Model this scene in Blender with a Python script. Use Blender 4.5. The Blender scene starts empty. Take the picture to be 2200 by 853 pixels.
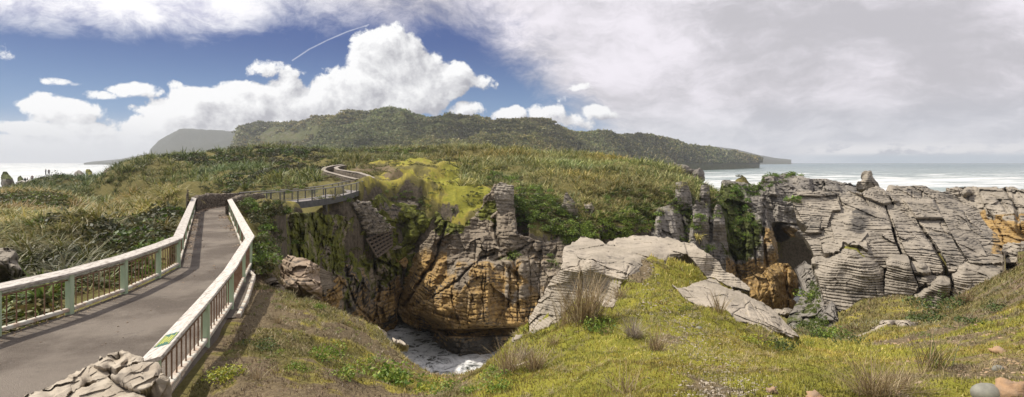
import bpy, bmesh, math, random
import numpy as np
random.seed(7); RNG=np.random.default_rng(11)
F=1200.0; CZ=3.7; HV=345.0
def W(u,v,Y): return np.array([(u-1100)/F*Y, Y, CZ-(v-HV)/F*Y])
def PX(P):
    Y=np.maximum(P[...,1],.1); return 1100+P[...,0]/Y*F, HV-(P[...,2]-CZ)/Y*F
scene=bpy.context.scene; COL=scene.collection
# ---------------------------------------------------------------- noise
def _h(x,y,z,s):
    n=(x*374761393+y*668265263+z*1442695041+s*974634777)&0xffffffff
    n=((n^(n>>13))*1274126177)&0xffffffff
    n=((n^(n>>16))*2246822519)&0xffffffff
    return ((n^(n>>15))&0xffffff)/float(0xffffff)
def vnoise(P,s=0):
    P=np.asarray(P,dtype=np.float64); i=np.floor(P).astype(np.int64); f=P-i; f=f*f*f*(f*(f*6-15)+10)
    r=0
    for dx in(0,1):
        wx=f[:,0] if dx else 1-f[:,0]
        for dy in(0,1):
            wy=f[:,1] if dy else 1-f[:,1]
            for dz in(0,1):
                wz=f[:,2] if dz else 1-f[:,2]
                r=r+wx*wy*wz*_h(i[:,0]+dx,i[:,1]+dy,i[:,2]+dz,s)
    return r*2-1
def fbm(P,freq,octv=4,s=0,gain=.5):
    P=np.asarray(P,dtype=np.float64)*np.asarray(freq); a=1;r=0;t=0
    for k in range(octv):
        r=r+a*vnoise(P+k*17.3,s+k); t+=a; a*=gain; P=P*2.03
    return r/t*1.35
def ridged(P,freq,octv=4,s=0):
    P=np.asarray(P,dtype=np.float64)*np.asarray(freq); a=1;r=0;t=0
    for k in range(octv):
        r=r+a*(1-np.abs(vnoise(P+k*9.1,s+k))*2); t+=a; a*=.5; P=P*2.1
    return r/t
def cell(P,freq,s=0):
    """F1, F2-F1, id of a jittered grid"""
    P=np.asarray(P,dtype=np.float64)*np.asarray(freq); i=np.floor(P).astype(np.int64)
    f1=np.full(len(P),9.);f2=f1.copy();idd=np.zeros(len(P))
    for dx in(-1,0,1):
        for dy in(-1,0,1):
            for dz in(-1,0,1):
                c=i+np.array([dx,dy,dz])
                q=np.stack([c[:,k]+_h(c[:,0],c[:,1],c[:,2],s+k+1) for k in range(3)],1)
                d=np.sqrt(((q-P)**2).sum(1)); m=d<f1
                f2=np.where(m,f1,np.minimum(f2,d)); idd=np.where(m,_h(c[:,0],c[:,1],c[:,2],s+9),idd); f1=np.where(m,d,f1)
    return f1,f2-f1,idd
def facets(P,freq,s=0):
    """broken planar faces: every cell of a jittered grid is a randomly tilted plane"""
    P=np.asarray(P,dtype=np.float64)*np.asarray(freq); i=np.floor(P).astype(np.int64); f1=np.full(len(P),9.); out=np.zeros(len(P))
    for dx in(-1,0,1):
        for dy in(-1,0,1):
            for dz in(-1,0,1):
                c=i+np.array([dx,dy,dz]); q=np.stack([c[:,k]+_h(c[:,0],c[:,1],c[:,2],s+k+1) for k in range(3)],1); D=P-q
                d=(D**2).sum(1); m=d<f1; tl=sum((_h(c[:,0],c[:,1],c[:,2],s+20+k)-.5)*D[:,k] for k in range(3))*2+(_h(c[:,0],c[:,1],c[:,2],s+30)-.5)*.6
                out=np.where(m,tl,out); f1=np.where(m,d,f1)
    return out
def sm(a,b,x): 
    t=np.clip((x-a)/(b-a),0,1); return t*t*(3-2*t)
def inpoly(u,v,poly):
    r=np.zeros(u.shape,bool); n=len(poly)
    for i in range(n):
        x0,y0=poly[i]; x1,y1=poly[(i+1)%n]
        if y0==y1: continue
        c=((y0>v)!=(y1>v))&(u<(x1-x0)*(v-y0)/(y1-y0)+x0); r^=c
    return r
def pdist(u,v,line,closed=False):
    d=np.full(u.shape,1e9); L=list(line)+([line[0]] if closed else [])
    for (x0,y0),(x1,y1) in zip(L[:-1],L[1:]):
        dx,dy=x1-x0,y1-y0; t=np.clip(((u-x0)*dx+(v-y0)*dy)/(dx*dx+dy*dy+1e-9),0,1)
        d=np.minimum(d,np.hypot(u-x0-t*dx,v-y0-t*dy))
    return d
class RBF:
    def __init__(s,P,val,c=.02,deg=1):
        P=np.asarray(P,float); s.P=P; s.c=c; n=len(P)
        A=np.zeros((n+3,n+3)); A[:n,:n]=s.k(P,P)-np.eye(n)*1e-4; A[:n,n]=1;A[:n,n+1:]=P; A[n,:n]=1;A[n+1:,:n]=P.T
        s.w=np.linalg.solve(A,np.r_[np.asarray(val,float),0,0,0])
    def k(s,a,b): return -np.sqrt(((a[:,None]-b[None])**2).sum(2)+s.c**2)
    def __call__(s,Q):
        out=np.empty(len(Q)); n=len(s.P)
        for i in range(0,len(Q),40000):
            q=Q[i:i+40000]; out[i:i+40000]=s.k(q,s.P)@s.w[:n]+s.w[n]+q@s.w[n+1:]
        return out
# ---------------------------------------------------------------- mesh building
def mesh(name,V,Fc,mat=None,parent=None,attrs=None,smooth=False,fmat=None,mats=None):
    """V (n,3); Fc: list of index arrays (each (m,k)) or one"""
    V=np.asarray(V,np.float32); me=bpy.data.meshes.new(name)
    if isinstance(Fc,np.ndarray): Fc=[Fc]
    Fc=[np.asarray(f,np.int32) for f in Fc if len(f)]
    me.vertices.add(len(V)); me.vertices.foreach_set('co',V.ravel())
    lv=np.concatenate([f.ravel() for f in Fc]); tot=np.concatenate([np.full(len(f),f.shape[1],np.int32) for f in Fc])
    st=np.concatenate([[0],np.cumsum(tot)[:-1]]).astype(np.int32)
    me.loops.add(len(lv)); me.loops.foreach_set('vertex_index',lv)
    me.polygons.add(len(tot)); me.polygons.foreach_set('loop_start',st)
    try: me.polygons.foreach_set('loop_total',tot)
    except Exception: pass
    me.polygons.foreach_set('use_smooth',np.full(len(tot),smooth,bool))
    if attrs:
        for k,a in attrs.items():
            at=me.color_attributes.new(k,'FLOAT_COLOR','POINT'); a=np.asarray(a,np.float32)
            if a.shape[1]==3: a=np.c_[a,np.ones(len(a),np.float32)]
            at.data.foreach_set('color',a.ravel())
    me.update(calc_edges=True)
    for m in (mats or ([mat] if mat else [])): me.materials.append(m)
    if fmat is not None: me.polygons.foreach_set('material_index',np.asarray(fmat,np.int32))
    o=bpy.data.objects.new(name,me); COL.objects.link(o)
    if parent: o.parent=parent
    return o
def tag(o,label=None,cat=None,group=None,kind=None):
    if label: o['label']=label
    if cat: o['category']=cat
    if group: o['group']=group
    if kind: o['kind']=kind
    return o
def empty(name,loc,label=None,cat=None,group=None,kind=None):
    o=bpy.data.objects.new(name,None); COL.objects.link(o); o.location=loc; o.empty_display_size=.2
    return tag(o,label,cat,group,kind)
def gridfaces(nr,nc,keep=None,off=0):
    i=np.arange(nr*nc).reshape(nr,nc); f=np.stack([i[:-1,:-1],i[1:,:-1],i[1:,1:],i[:-1,1:]],-1).reshape(-1,4)
    if keep is not None: f=f[keep.ravel()]
    return f+off
def vnormals(V,Fq):
    a=V[Fq[:,2]]-V[Fq[:,0]]; b=V[Fq[:,3]]-V[Fq[:,1]]; n=np.cross(a,b); N=np.zeros_like(V)
    for k in range(4): 
        for c in range(3): N[:,c]+=np.bincount(Fq[:,k],n[:,c],len(V))
    return N/(np.linalg.norm(N,axis=1,keepdims=True)+1e-9)
class MB:
    """collects simple solids; build() links them as one mesh"""
    def __init__(s): s.V=[];s.F4=[];s.F3=[];s.n=0
    def add(s,V,F4=None,F3=None):
        V=np.asarray(V,float); s.V.append(V)
        if F4 is not None and len(F4): s.F4.append(np.asarray(F4)+s.n)
        if F3 is not None and len(F3): s.F3.append(np.asarray(F3)+s.n)
        s.n+=len(V); return s
    def box8(s,c):  # 8 corners, bottom loop then top loop
        return s.add(c,[[0,3,2,1],[4,5,6,7],[0,1,5,4],[1,2,6,5],[2,3,7,6],[3,0,4,7]])
    def bar(s,a,b,w,h,up=(0,0,1),b_=.0):
        """beam from a to b, w across, h along up, small bevelled edges"""
        a=np.array(a,float);b=np.array(b,float);d=b-a;d/=np.linalg.norm(d)+1e-9;up=np.array(up,float)
        x=np.cross(d,up);x/=np.linalg.norm(x)+1e-9; y=np.cross(x,d)
        bv=b_ or min(w,h)*.14; w/=2;h/=2
        pr=[(-w+bv,-h),(w-bv,-h),(w,-h+bv),(w,h-bv),(w-bv,h),(-w+bv,h),(-w,h-bv),(-w,-h+bv)]
        V=[a+x*p+y*q for p,q in pr]+[b+x*p+y*q for p,q in pr]
        n=8; f=[[i,(i+1)%n,n+(i+1)%n,n+i] for i in range(n)]
        f+= [[0,7,6,1],[1,6,5,2],[2,5,4,3],[8,9,14,15],[9,10,13,14],[10,11,12,13]]
        return s.add(V,f)
    def tube(s,pts,r,n=7,caps=True):
        pts=np.asarray(pts,float); m=len(pts); r=np.broadcast_to(r,(m,)); T=np.gradient(pts,axis=0); T/=np.linalg.norm(T,axis=1,keepdims=True)+1e-9
        ref=np.array([0,0,1.]) if abs(T[:,2]).mean()<.9 else np.array([1.,0,0])
        X=np.cross(T,ref);X/=np.linalg.norm(X,axis=1,keepdims=True)+1e-9;Yv=np.cross(X,T); an=np.linspace(0,2*np.pi,n,endpoint=False)
        V=(pts[:,None]+r[:,None,None]*(np.cos(an)[None,:,None]*X[:,None]+np.sin(an)[None,:,None]*Yv[:,None])).reshape(-1,3)
        f=[[i*n+j,i*n+(j+1)%n,(i+1)*n+(j+1)%n,(i+1)*n+j] for i in range(m-1) for j in range(n)]
        V=np.vstack([V,pts[:1],pts[-1:]]); c=m*n
        t=[[c,(j+1)%n,j] for j in range(n)]+[[c+1,(m-1)*n+j,(m-1)*n+(j+1)%n] for j in range(n)]
        return s.add(V,f,t)
    def build(s,name,mat,parent=None,attrs=None,smooth=False):
        Fs=[]
        if s.F4: Fs.append(np.vstack(s.F4))
        if s.F3: Fs.append(np.vstack(s.F3))
        return mesh(name,np.vstack(s.V),Fs,mat,parent,attrs,smooth)
def local(o_list,root):
    """shift meshes built in world space so that they sit under an Empty placed at root.location"""
    L=root.location
    for o in o_list:
        me=o.data; n=len(me.vertices); a=np.empty(n*3,np.float32); me.vertices.foreach_get('co',a)
        a=a.reshape(-1,3)-np.array(L,np.float32); me.vertices.foreach_set('co',a.ravel()); me.update()
def recentre(o):
    me=o.data; n=len(me.vertices); a=np.empty(n*3,np.float32); me.vertices.foreach_get('co',a); a=a.reshape(-1,3)
    c=np.array([a[:,0].mean(),a[:,1].mean(),a[:,2].min()],np.float32); me.vertices.foreach_set('co',(a-c).ravel()); me.update(); o.location=c.tolist(); return o
# ---------------------------------------------------------------- node helper
class NT:
    def __init__(s,tree): s.t=tree; s.N=tree.nodes; s.L=tree.links
    def n(s,typ,ins=None,**kw):
        nd=s.N.new(typ)
        for k,v in kw.items(): setattr(nd,k,v)
        for k,v in (ins or {}).items():
            sock=nd.inputs[k]
            if isinstance(v,bpy.types.NodeSocket): s.L.new(v,sock)
            elif v is not None:
                sock.default_value=v
        return nd
    def m(s,op,a,b=None,c=None,clamp=False):
        i={0:a}
        if b is not None:i[1]=b
        if c is not None:i[2]=c
        nd=s.n('ShaderNodeMath',i,operation=op); nd.use_clamp=clamp; return nd.outputs[0]
    def vm(s,op,a,b=None,c=None):
        i={0:a}
        if b is not None:i[1]=b
        if c is not None:i[2]=c
        return s.n('ShaderNodeVectorMath',i,operation=op).outputs[0]
    def ss(s,x,a,b,lo=0,hi=1,kind='SMOOTHSTEP'):
        nd=s.n('ShaderNodeMapRange',{0:x,1:a,2:b,3:lo,4:hi},interpolation_type=kind); return nd.outputs[0]
    def mix(s,f,a,b,typ='RGBA',blend='MIX'):
        nd=s.N.new('ShaderNodeMix'); nd.data_type=typ
        if typ=='RGBA': nd.blend_type=blend; ia,ib,o=6,7,2
        elif typ=='FLOAT': ia,ib,o=2,3,0
        else: ia,ib,o=4,5,1
        for k,v in((0,f),(ia,a),(ib,b)):
            if isinstance(v,bpy.types.NodeSocket): s.L.new(v,nd.inputs[k])
            else: 
                if typ=='RGBA' and k!=0 and len(v)==3: v=(*v,1)
                nd.inputs[k].default_value=v
        return nd.outputs[o]
    def noise(s,vec,scale,detail=4,rough=.55,dist=0,out=0):
        return s.n('ShaderNodeTexNoise',{'Vector':vec,'Scale':scale,'Detail':detail,'Roughness':rough,'Distortion':dist}).outputs[out]
    def vor(s,vec,scale,feature='F1',out=0,rnd=1):
        return s.n('ShaderNodeTexVoronoi',{'Vector':vec,'Scale':scale,'Randomness':rnd},feature=feature).outputs[out]
def mat(name):
    m=bpy.data.materials.new(name); m.use_nodes=True; m.node_tree.nodes.clear(); t=NT(m.node_tree)
    out=t.n('ShaderNodeOutputMaterial'); return m,t,out
def bsdf(t,out,col,rough=.8,bump=None,bdist=.05,bstr=1.0,spec=.3,**kw):
    b=t.n('ShaderNodeBsdfPrincipled',{'Base Color':col,'Roughness':rough,'Specular IOR Level':spec,**kw})
    if bump is not None:
        bp=t.n('ShaderNodeBump',{'Height':bump,'Distance':bdist,'Strength':bstr}); t.L.new(bp.outputs[0],b.inputs['Normal'])
    t.L.new(b.outputs[0],out.inputs[0]); return b
# ---------------------------------------------------------------- materials
def C(*c): return (*c,1)
def rock_mat(name,ga,gb,stain,strata=9.0,ochre=((.38,.245,.085),(.20,.125,.05)),bd=.06,moss=((.14,.155,.02),(.052,.058,.014)),scale=1.0,pale=.25):
    m,t,out=mat(name); pos=t.n('ShaderNodeNewGeometry').outputs['Position']
    at=t.n('ShaderNodeAttribute',attribute_name='mixv'); sp=t.n('ShaderNodeSeparateColor',{0:at.outputs['Color']}); R,G,B=sp.outputs[0],sp.outputs[1],sp.outputs[2]
    p2=t.vm('MULTIPLY',pos,(1,1,1))
    n1=t.noise(p2,.35*scale,5,.6); n2=t.noise(p2,2.3*scale,6,.65); n3=t.noise(p2,11*scale,4,.7)
    vs=t.noise(t.vm('MULTIPLY',pos,(1.3*scale,1.3*scale,.16*scale)),1.0,5,.6)      # vertical streaks
    ls=t.noise(t.vm('MULTIPLY',pos,(.35,.35,strata)),1.0,3,.6,.3)   # layers
    c=t.mix(t.ss(n1,.35,.65),ga,gb); c=t.mix(t.m('MULTIPLY',t.ss(vs,.5,.72),.75),c,stain)
    c=t.mix(t.m('MULTIPLY',t.ss(n2,.52,.75),.5),c,tuple(x*.55 for x in gb))
    c=t.mix(t.m('MULTIPLY',t.ss(n3,.6,.78),pale),c,(.5,.48,.43))
    c=t.mix(t.m('MULTIPLY',t.ss(ls,.3,.7),.35),c,tuple(x*1.15 for x in ga))
    oc=t.mix(t.ss(n2,.35,.65),ochre[0],ochre[1]); oc=t.mix(t.m('MULTIPLY',t.ss(vs,.48,.7),.55),oc,(.14,.11,.085)); oc=t.mix(t.m('MULTIPLY',t.ss(ls,.4,.7),.35),oc,(.42,.31,.17))
    gm=t.ss(t.m('ADD',G,t.m('MULTIPLY',t.m('SUBTRACT',n1,.5),1.2)),.35,.7)
    c=t.mix(gm,c,oc)
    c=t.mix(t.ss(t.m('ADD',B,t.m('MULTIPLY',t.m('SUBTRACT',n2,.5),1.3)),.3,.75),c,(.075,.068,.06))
    mo=t.mix(t.ss(t.noise(pos,1.1,5,.65),.38,.62),moss[0],moss[1]); mo=t.mix(t.m('MULTIPLY',t.ss(n3,.45,.7),.5),mo,(.17,.13,.05))
    mm=t.ss(t.m('ADD',R,t.m('MULTIPLY',t.m('SUBTRACT',n2,.5),1.0)),.38,.62); c=t.mix(mm,c,mo)
    h=t.m('ADD',t.m('MULTIPLY',n2,1.0),t.m('MULTIPLY',n3,.4)); h=t.m('ADD',h,t.m('MULTIPLY',ls,.9))
    h=t.m('ADD',h,t.m('MULTIPLY',t.noise(pos,30*scale,3,.6),.12))
    bsdf(t,out,c,.88,h,bd,.9,.2); return m
M_ROCK=rock_mat('grey_limestone',(.30,.262,.21),(.20,.175,.14),(.115,.10,.085),moss=((.21,.205,.03),(.10,.10,.018)))
M_CLIFF=rock_mat('gorge_rock',(.26,.215,.16),(.155,.125,.092),(.08,.065,.05),strata=5.0,bd=.13)
M_KARST=rock_mat('dark_karst',(.26,.235,.20),(.15,.135,.12),(.07,.063,.058),strata=3.0,bd=.13,moss=((.07,.09,.018),(.03,.04,.01)))
M_PALE=rock_mat('pale_limestone',(.37,.32,.255),(.265,.23,.18),(.18,.155,.125),strata=10.0,bd=.04,scale=2.2,pale=.55)
M_STONE=rock_mat('wall_stone',(.42,.365,.29),(.30,.25,.19),(.16,.135,.11),strata=8.0,bd=.02,scale=4,pale=.6)
def ground_mat():
    m,t,out=mat('ground_cover'); pos=t.n('ShaderNodeNewGeometry').outputs['Position']
    at=t.n('ShaderNodeAttribute',attribute_name='mixv'); sp=t.n('ShaderNodeSeparateColor',{0:at.outputs['Color']}); R,G,B=sp.outputs[0],sp.outputs[1],sp.outputs[2]
    n1=t.noise(pos,.5,5,.6); n2=t.noise(pos,2.6,5,.65); n3=t.noise(pos,14,4,.7); n4=t.noise(pos,55,3,.7)
    c=t.mix(t.ss(n2,.35,.65),(.12,.108,.035),(.165,.14,.055))          # dull olive turf
    c=t.mix(t.m('MULTIPLY',t.ss(n3,.5,.7),.6),c,(.055,.06,.018))
    br=t.mix(t.ss(n2,.3,.7),(.34,.285,.055),(.23,.205,.045)); br=t.mix(t.m('MULTIPLY',t.ss(n3,.45,.7),.6),br,(.13,.105,.045))
    br=t.mix(t.ss(R,.72,.95),br,t.mix(t.ss(n2,.3,.7),(.27,.25,.04),(.17,.175,.03)))
    c=t.mix(t.ss(t.m('ADD',R,t.m('MULTIPLY',t.m('SUBTRACT',n1,.5),1.1)),.3,.7),c,br)
    so=t.mix(t.ss(n3,.35,.65),(.20,.155,.09),(.11,.082,.05)); so=t.mix(t.ss(n4,.62,.75),so,(.42,.36,.27))
    c=t.mix(t.ss(t.m('ADD',G,t.m('MULTIPLY',t.m('SUBTRACT',n2,.5),1.2)),.35,.65),c,so)
    ro=t.mix(t.ss(n2,.35,.65),(.14,.115,.085),(.07,.058,.042)); c=t.mix(t.ss(t.m('ADD',B,t.m('MULTIPLY',t.m('SUBTRACT',n2,.5),1.2)),.4,.65),c,ro)
    h=t.m('ADD',t.m('MULTIPLY',n3,.5),t.m('MULTIPLY',n4,.3)); h=t.m('ADD',h,t.m('MULTIPLY',n2,1.0))
    bsdf(t,out,c,.95,h,.07,1.0,.1); return m
M_GROUND=ground_mat()
def veg_mat(name='foliage',tr=.25):
    m,t,out=mat(name); at=t.n('ShaderNodeAttribute',attribute_name='tint').outputs['Color']
    b=t.n('ShaderNodeBsdfPrincipled',{'Base Color':at,'Roughness':.55,'Specular IOR Level':.3})
    tl=t.n('ShaderNodeBsdfTranslucent',{'Color':at}); mx=t.n('ShaderNodeMixShader',{0:tr,1:b.outputs[0],2:tl.outputs[0]}); t.L.new(mx.outputs[0],out.inputs[0]); return m
M_VEG=veg_mat()
def simple(name,a,b=None,scale=8,rough=.7,metal=0,bd=.004,stretch=(1,1,1),th=(.35,.65),spec=.3):
    m,t,out=mat(name); pos=t.n('ShaderNodeNewGeometry').outputs['Position']; p=t.vm('MULTIPLY',pos,stretch)
    n=t.noise(p,scale,6,.65); c=t.mix(t.ss(n,*th),a,b or tuple(x*.6 for x in a)); bsdf(t,out,c,rough,n,bd,.8,spec,Metallic=metal); return m
M_PLANK=simple('weathered_plank',(.56,.52,.47),(.25,.22,.19),6,.8,bd=.015,stretch=(4,.8,4),th=(.42,.68))
M_FASCIA=simple('peeling_fascia',(.26,.24,.23),(.50,.52,.45),9,.8,bd=.01,stretch=(3,1,3))
M_MINT=simple('mint_paint',(.31,.42,.27),(.40,.47,.33),4,.6,stretch=(2,2,.6),th=(.3,.7))
M_RUST=simple('rusty_steel',(.16,.085,.045),(.23,.15,.10),9,.75)
M_KERB=simple('painted_kerb_rail',(.40,.31,.24),(.52,.51,.45),5,.85,th=(.4,.6))
M_DARKWOOD=simple('old_timber',(.09,.068,.05),(.15,.12,.09),6,.9)
M_DECK=simple('deck_concrete',(.26,.235,.22),(.20,.18,.17),3,.85)
M_GREYPAINT=simple('grey_handrail',(.25,.24,.225),(.17,.16,.15),4,.6)
M_GIRDER=simple('steel_girder',(.095,.095,.095),(.06,.06,.06),3,.6)
M_PEBBLE=simple('smooth_pebble',(.25,.245,.20),(.17,.165,.14),9,.7,bd=.003)
M_ORANGE=simple('orange_stone',(.36,.225,.125),(.27,.19,.13),9,.9,bd=.03)
M_SIGNG=simple('green_sign',(.03,.12,.075),(.02,.09,.06),30,.5,bd=.0003)
M_SIGNY=simple('yellow_sign',(.55,.52,.06),(.42,.42,.05),30,.5,bd=.0003)
def asphalt():
    m,t,out=mat('asphalt'); pos=t.n('ShaderNodeNewGeometry').outputs['Position']
    n=t.noise(pos,.45,5,.6); s=t.noise(pos,45,3,.8); v=t.vor(pos,70)
    c=t.mix(t.ss(n,.38,.60),(.225,.19,.155),(.115,.092,.073)); c=t.mix(t.m('MULTIPLY',t.ss(s,.55,.75),.6),c,(.33,.29,.24))
    c=t.mix(t.m('MULTIPLY',t.ss(t.noise(pos,1.3,6,.7,.5),.56,.7),.5),c,(.085,.07,.06))
    c=t.mix(t.m('MULTIPLY',t.ss(t.noise(pos,14,5,.75),.45,.7),.35),c,(.23,.195,.155)); bsdf(t,out,c,.85,t.m('ADD',v,s),.02,1.0,.3); return m
M_ASPH=asphalt()
def wallmat():
    m,t,out=mat('rubble_wall'); pos=t.n('ShaderNodeNewGeometry').outputs['Position']
    e=t.vor(pos,4.5,'DISTANCE_TO_EDGE'); c1=t.vor(pos,4.5,'F1',1); n=t.noise(pos,9,4,.6)
    g=t.n('ShaderNodeSeparateColor',{0:c1}).outputs[0]
    c=t.mix(g,(.22,.18,.135),(.10,.082,.065)); c=t.mix(t.m('MULTIPLY',t.ss(n,.45,.7),.6),c,(.30,.26,.20)); c=t.mix(t.ss(e,.06,.0),c,(.06,.05,.04))
    bsdf(t,out,c,.9,t.m('ADD',t.ss(e,0,.15),t.m('MULTIPLY',n,.5)),.06,1.0,.2); return m
M_WALL=wallmat()
# rock face outlines (picture coordinates) and depths in metres
cl_out=[(850,640),(862,610),(885,560),(910,520),(950,475),(1000,484),(1030,450),(1045,420),(1062,398),(1085,393),(1103,402),(1104,440),(1112,500),(1140,512),(1170,520),(1200,510),(1260,520),(1300,540),(1300,720),(1200,735),(1130,730),(1085,745),(1040,762),(985,762),(955,755),(930,735),(935,708),(900,706),(868,690),(855,670)]
cl_dep=[(850,640,76),(885,560,74),(950,480,72.5),(1030,450,75),(1085,395,76),(1105,450,74),(1150,515,71),(1260,520,71),(870,690,72),(930,705,68),(900,640,69),(950,600,67),(1000,650,64),(1000,560,68.5),(1050,600,66),(1100,560,67.5),
  (1000,700,63.3),(1040,756,63.4),(960,750,63.8),(1100,650,64.5),(1200,600,66.5),(1200,735,65),(1300,600,67),(1300,720,67),(925,690,67),(975,715,62.6),(1100,700,63.3),(1200,690,64.5)]
lw_out=[(560,500),(600,470),(640,455),(700,460),(770,470),(800,530),(850,540),(905,520),(890,560),(868,600),(862,690),(840,706),(820,720),(780,720),(700,680),(660,650),(600,620),(560,560)]
lw_dep=[(560,500,33),(600,470,40),(640,456,47),(700,458,55.5),(770,465,63),(800,530,69.5),(850,540,74),(905,520,76),(600,560,38.5),(640,600,43),(700,600,53.5),(760,620,61),(800,640,67.5),(850,600,73),(860,690,72.3),(840,706,71.5),(780,700,64),(700,660,52),(660,640,46),(800,570,68.7),(760,560,62),(680,520,51.5),(740,510,60.5),(890,560,75)]
ka_out=[(1290,560),(1330,520),(1400,505),(1412,450),(1440,440),(1452,425),(1452,393),(1475,391),(1482,420),(1500,440),(1507,398),(1522,400),(1528,440),(1545,420),(1552,388),(1600,392),(1640,402),(1640,378),(1700,374),(1745,385),(1790,388),(1850,400),(1858,415),(1800,430),(1720,420),(1712,480),(1722,500),(1700,505),(1672,480),(1655,478),(1668,520),(1672,560),(1650,580),(1640,610),(1600,615),(1560,600),(1500,560),(1480,570),(1400,640)]
ka_dep=[(1290,560,74),(1330,520,74),(1400,505,76),(1412,450,80),(1452,393,86),(1475,391,87),(1500,440,86),(1507,398,90),(1552,388,95),(1600,392,96),(1640,402,94),(1700,375,97),(1790,388,97),(1850,400,95),(1800,430,90),(1720,420,90),(1715,480,90),(1672,480,90),(1640,600,84),(1668,520,86),(1560,600,79),(1500,560,76.5),(1400,640,72),(1480,480,81),(1560,480,86),(1620,480,88),(1540,560,79),(1620,560,84)]
sl_out=[(1703,418),(1715,408),(1760,411),(1800,414),(1850,412),(1885,400),(1905,412),(1935,400),(1990,402),(2010,410),(2040,412),(2060,425),(2085,440),(2100,446),(2110,470),(2125,490),(2140,500),(2150,520),(2160,530),(2155,548),(2180,562),(2185,575),(2150,590),(2105,610),(2050,640),(2022,650),(2010,664),(1995,662),(1990,652),(1975,640),(1950,635),(1900,638),(1860,640),(1840,648),(1820,662),(1790,672),(1770,676),(1768,640),(1764,612),(1760,582),(1752,555),(1738,522),(1722,503),(1740,490),(1712,470),(1705,440)]
sl_dep=[(1705,415,69),(1800,414,70),(1885,402,72),(1990,404,74),(2060,425,73),(2120,480,66),(2180,570,52),(1735,500,61),(1735,560,55),(1770,600,53),(1770,676,50),(1850,640,51),(1950,635,51),(2000,662,50),(2050,640,49.5),(2150,590,50),
  (1850,460,62),(1950,460,64),(2050,480,62),(1850,540,54),(1950,560,52.5),(2050,560,51.5),(1780,480,62),(2140,540,56),(1900,600,52.5)]

pool_out=[(826,722),(845,706),(868,690),(900,700),(945,750),(1040,757),(1110,728),(1135,698),(1105,733),(1085,752),(1062,792),(1040,828),(1000,822),(950,806),(880,772),(850,748)]
chan_out=[(1655,470),(1712,480),(1740,490),(1750,560),(1740,600),(1736,640),(1722,668),(1690,682),(1600,640),(1596,600),(1650,575)]
def top(v,z=.8): return (CZ-z)*F/(v-HV)
cap=[(1124,716),(1140,682),(1180,612),(1205,576),(1210,548),(1212,530),(1236,516),(1250,510),(1284,511),(1300,522),(1322,514),(1345,508),(1400,506),(1450,514),(1490,525),(1520,545),(1545,562),(1553,580),(1585,596),(1612,618),(1608,628),(1590,624),(1560,612),(1535,596),(1520,598),(1490,560),(1475,548),(1448,545),(1435,552),(1432,561),(1410,552),(1390,546),(1368,548),(1352,560),(1350,578),(1362,590),(1342,612),(1325,645),(1318,660),(1300,660),(1262,640),(1240,640),(1228,655),(1200,690),(1170,706),(1145,716)]
cdep=[(u,v,top(v,.85)) for u,v in [(1236,516),(1284,512),(1345,508),(1400,506),(1450,515),(1300,540),(1400,530),(1230,540),(1340,560),(1260,550)]]+[(1490,527,18.8),(1520,545,18.0),(1450,545,18.2),(1432,558,17.3),
  (1212,545,17.2),(1206,570,15.6),(1245,566,15.35),(1300,575,14.9),(1348,588,14.3),(1352,562,15.6),(1330,590,14.35),(1270,560,15.2),(1240,600,15.3),(1300,610,14.7),(1320,650,13.9),(1262,640,14.9),(1180,640,15.2),(1150,700,14.6),(1124,716,15.0),(1205,600,15.5),(1228,650,14.9),
  (1548,575,17.6),(1600,620,16.6),(1520,590,17.6),(1560,608,17.0)]
sl2=[(1440,606),(1455,618),(1490,612),(1505,604),(1524,597),(1538,600),(1550,612),(1600,632),(1640,652),(1665,668),(1690,695),(1718,722),(1700,724),(1680,716),(1650,712),(1640,702),(1600,694),(1582,690),(1565,668),(1520,660),(1490,652),(1470,640),(1460,628)]
sdep=[(1440,606,13.4),(1455,618,13.0),(1524,597,14.3),(1540,602,14.1),(1600,632,13.2),(1640,655,12.7),(1690,695,11.9),(1718,722,11.2),(1470,640,12.3),(1520,660,11.6),(1580,690,10.6),(1640,702,10.6),(1680,716,10.8),(1560,640,12.5),(1620,670,11.9)]
bo=[(604,560),(618,548),(640,550),(660,558),(686,570),(684,590),(692,620),(690,644),(670,640),(640,642),(622,626),(606,622),(602,596)]
ch_out=[(1712,500),(1735,508),(1745,560),(1770,590),(1785,620),(1800,690),(1780,710),(1740,700),(1705,715),(1690,690),(1712,650),(1735,620),(1728,560)]
ch_dep=[(1712,500,68),(1740,560,66),(1730,620,62),(1700,690,50),(1790,690,46),(1780,620,52)]
CARVES=[(ch_out,ch_dep,24),(bo,[(604,560,21.6),(690,560,21.6),(640,640,20.2),(640,600,20.3),(690,640,20.6)],13),(cap,cdep,10.5),(sl2,sdep,8.5),(cl_out,cl_dep,30),(lw_out,lw_dep,26),(ka_out,ka_dep,40),(sl_out,sl_dep,33),(pool_out,[(800,700,75),(1150,700,75),(950,850,75)],17.2),(chan_out,[(1655,480,99),(1740,480,99),(1600,640,82),(1715,668,82)],22)]
# ---------------------------------------------------------------- terrain
cp=[]   # (u-ish a, lnY, z)
def c3(x,y,z): cp.append(((x)/y, math.log(y), z))
def cv(h,*L):
    for u,v,Y in L: cp.append(((u-1100)/F, math.log(Y), CZ-(v-HV)/F*Y-h))
# path bed
for x,y in [(-11.2,4),(-8,4),(-4.6,4),(-11,8),(-8,8),(-5.2,8),(-10.9,12),(-8.5,12),(-6.3,12),(-10.9,16),(-7.7,16),(-11.5,19.4),(-9.3,19.4),(-14.6,25.4),(-12.6,25.4),(-18.5,32),(-16.3,32),(-22.6,40),(-20.5,40),(-23.4,44),(-21,44)]: c3(x,y,-.08)
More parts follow.
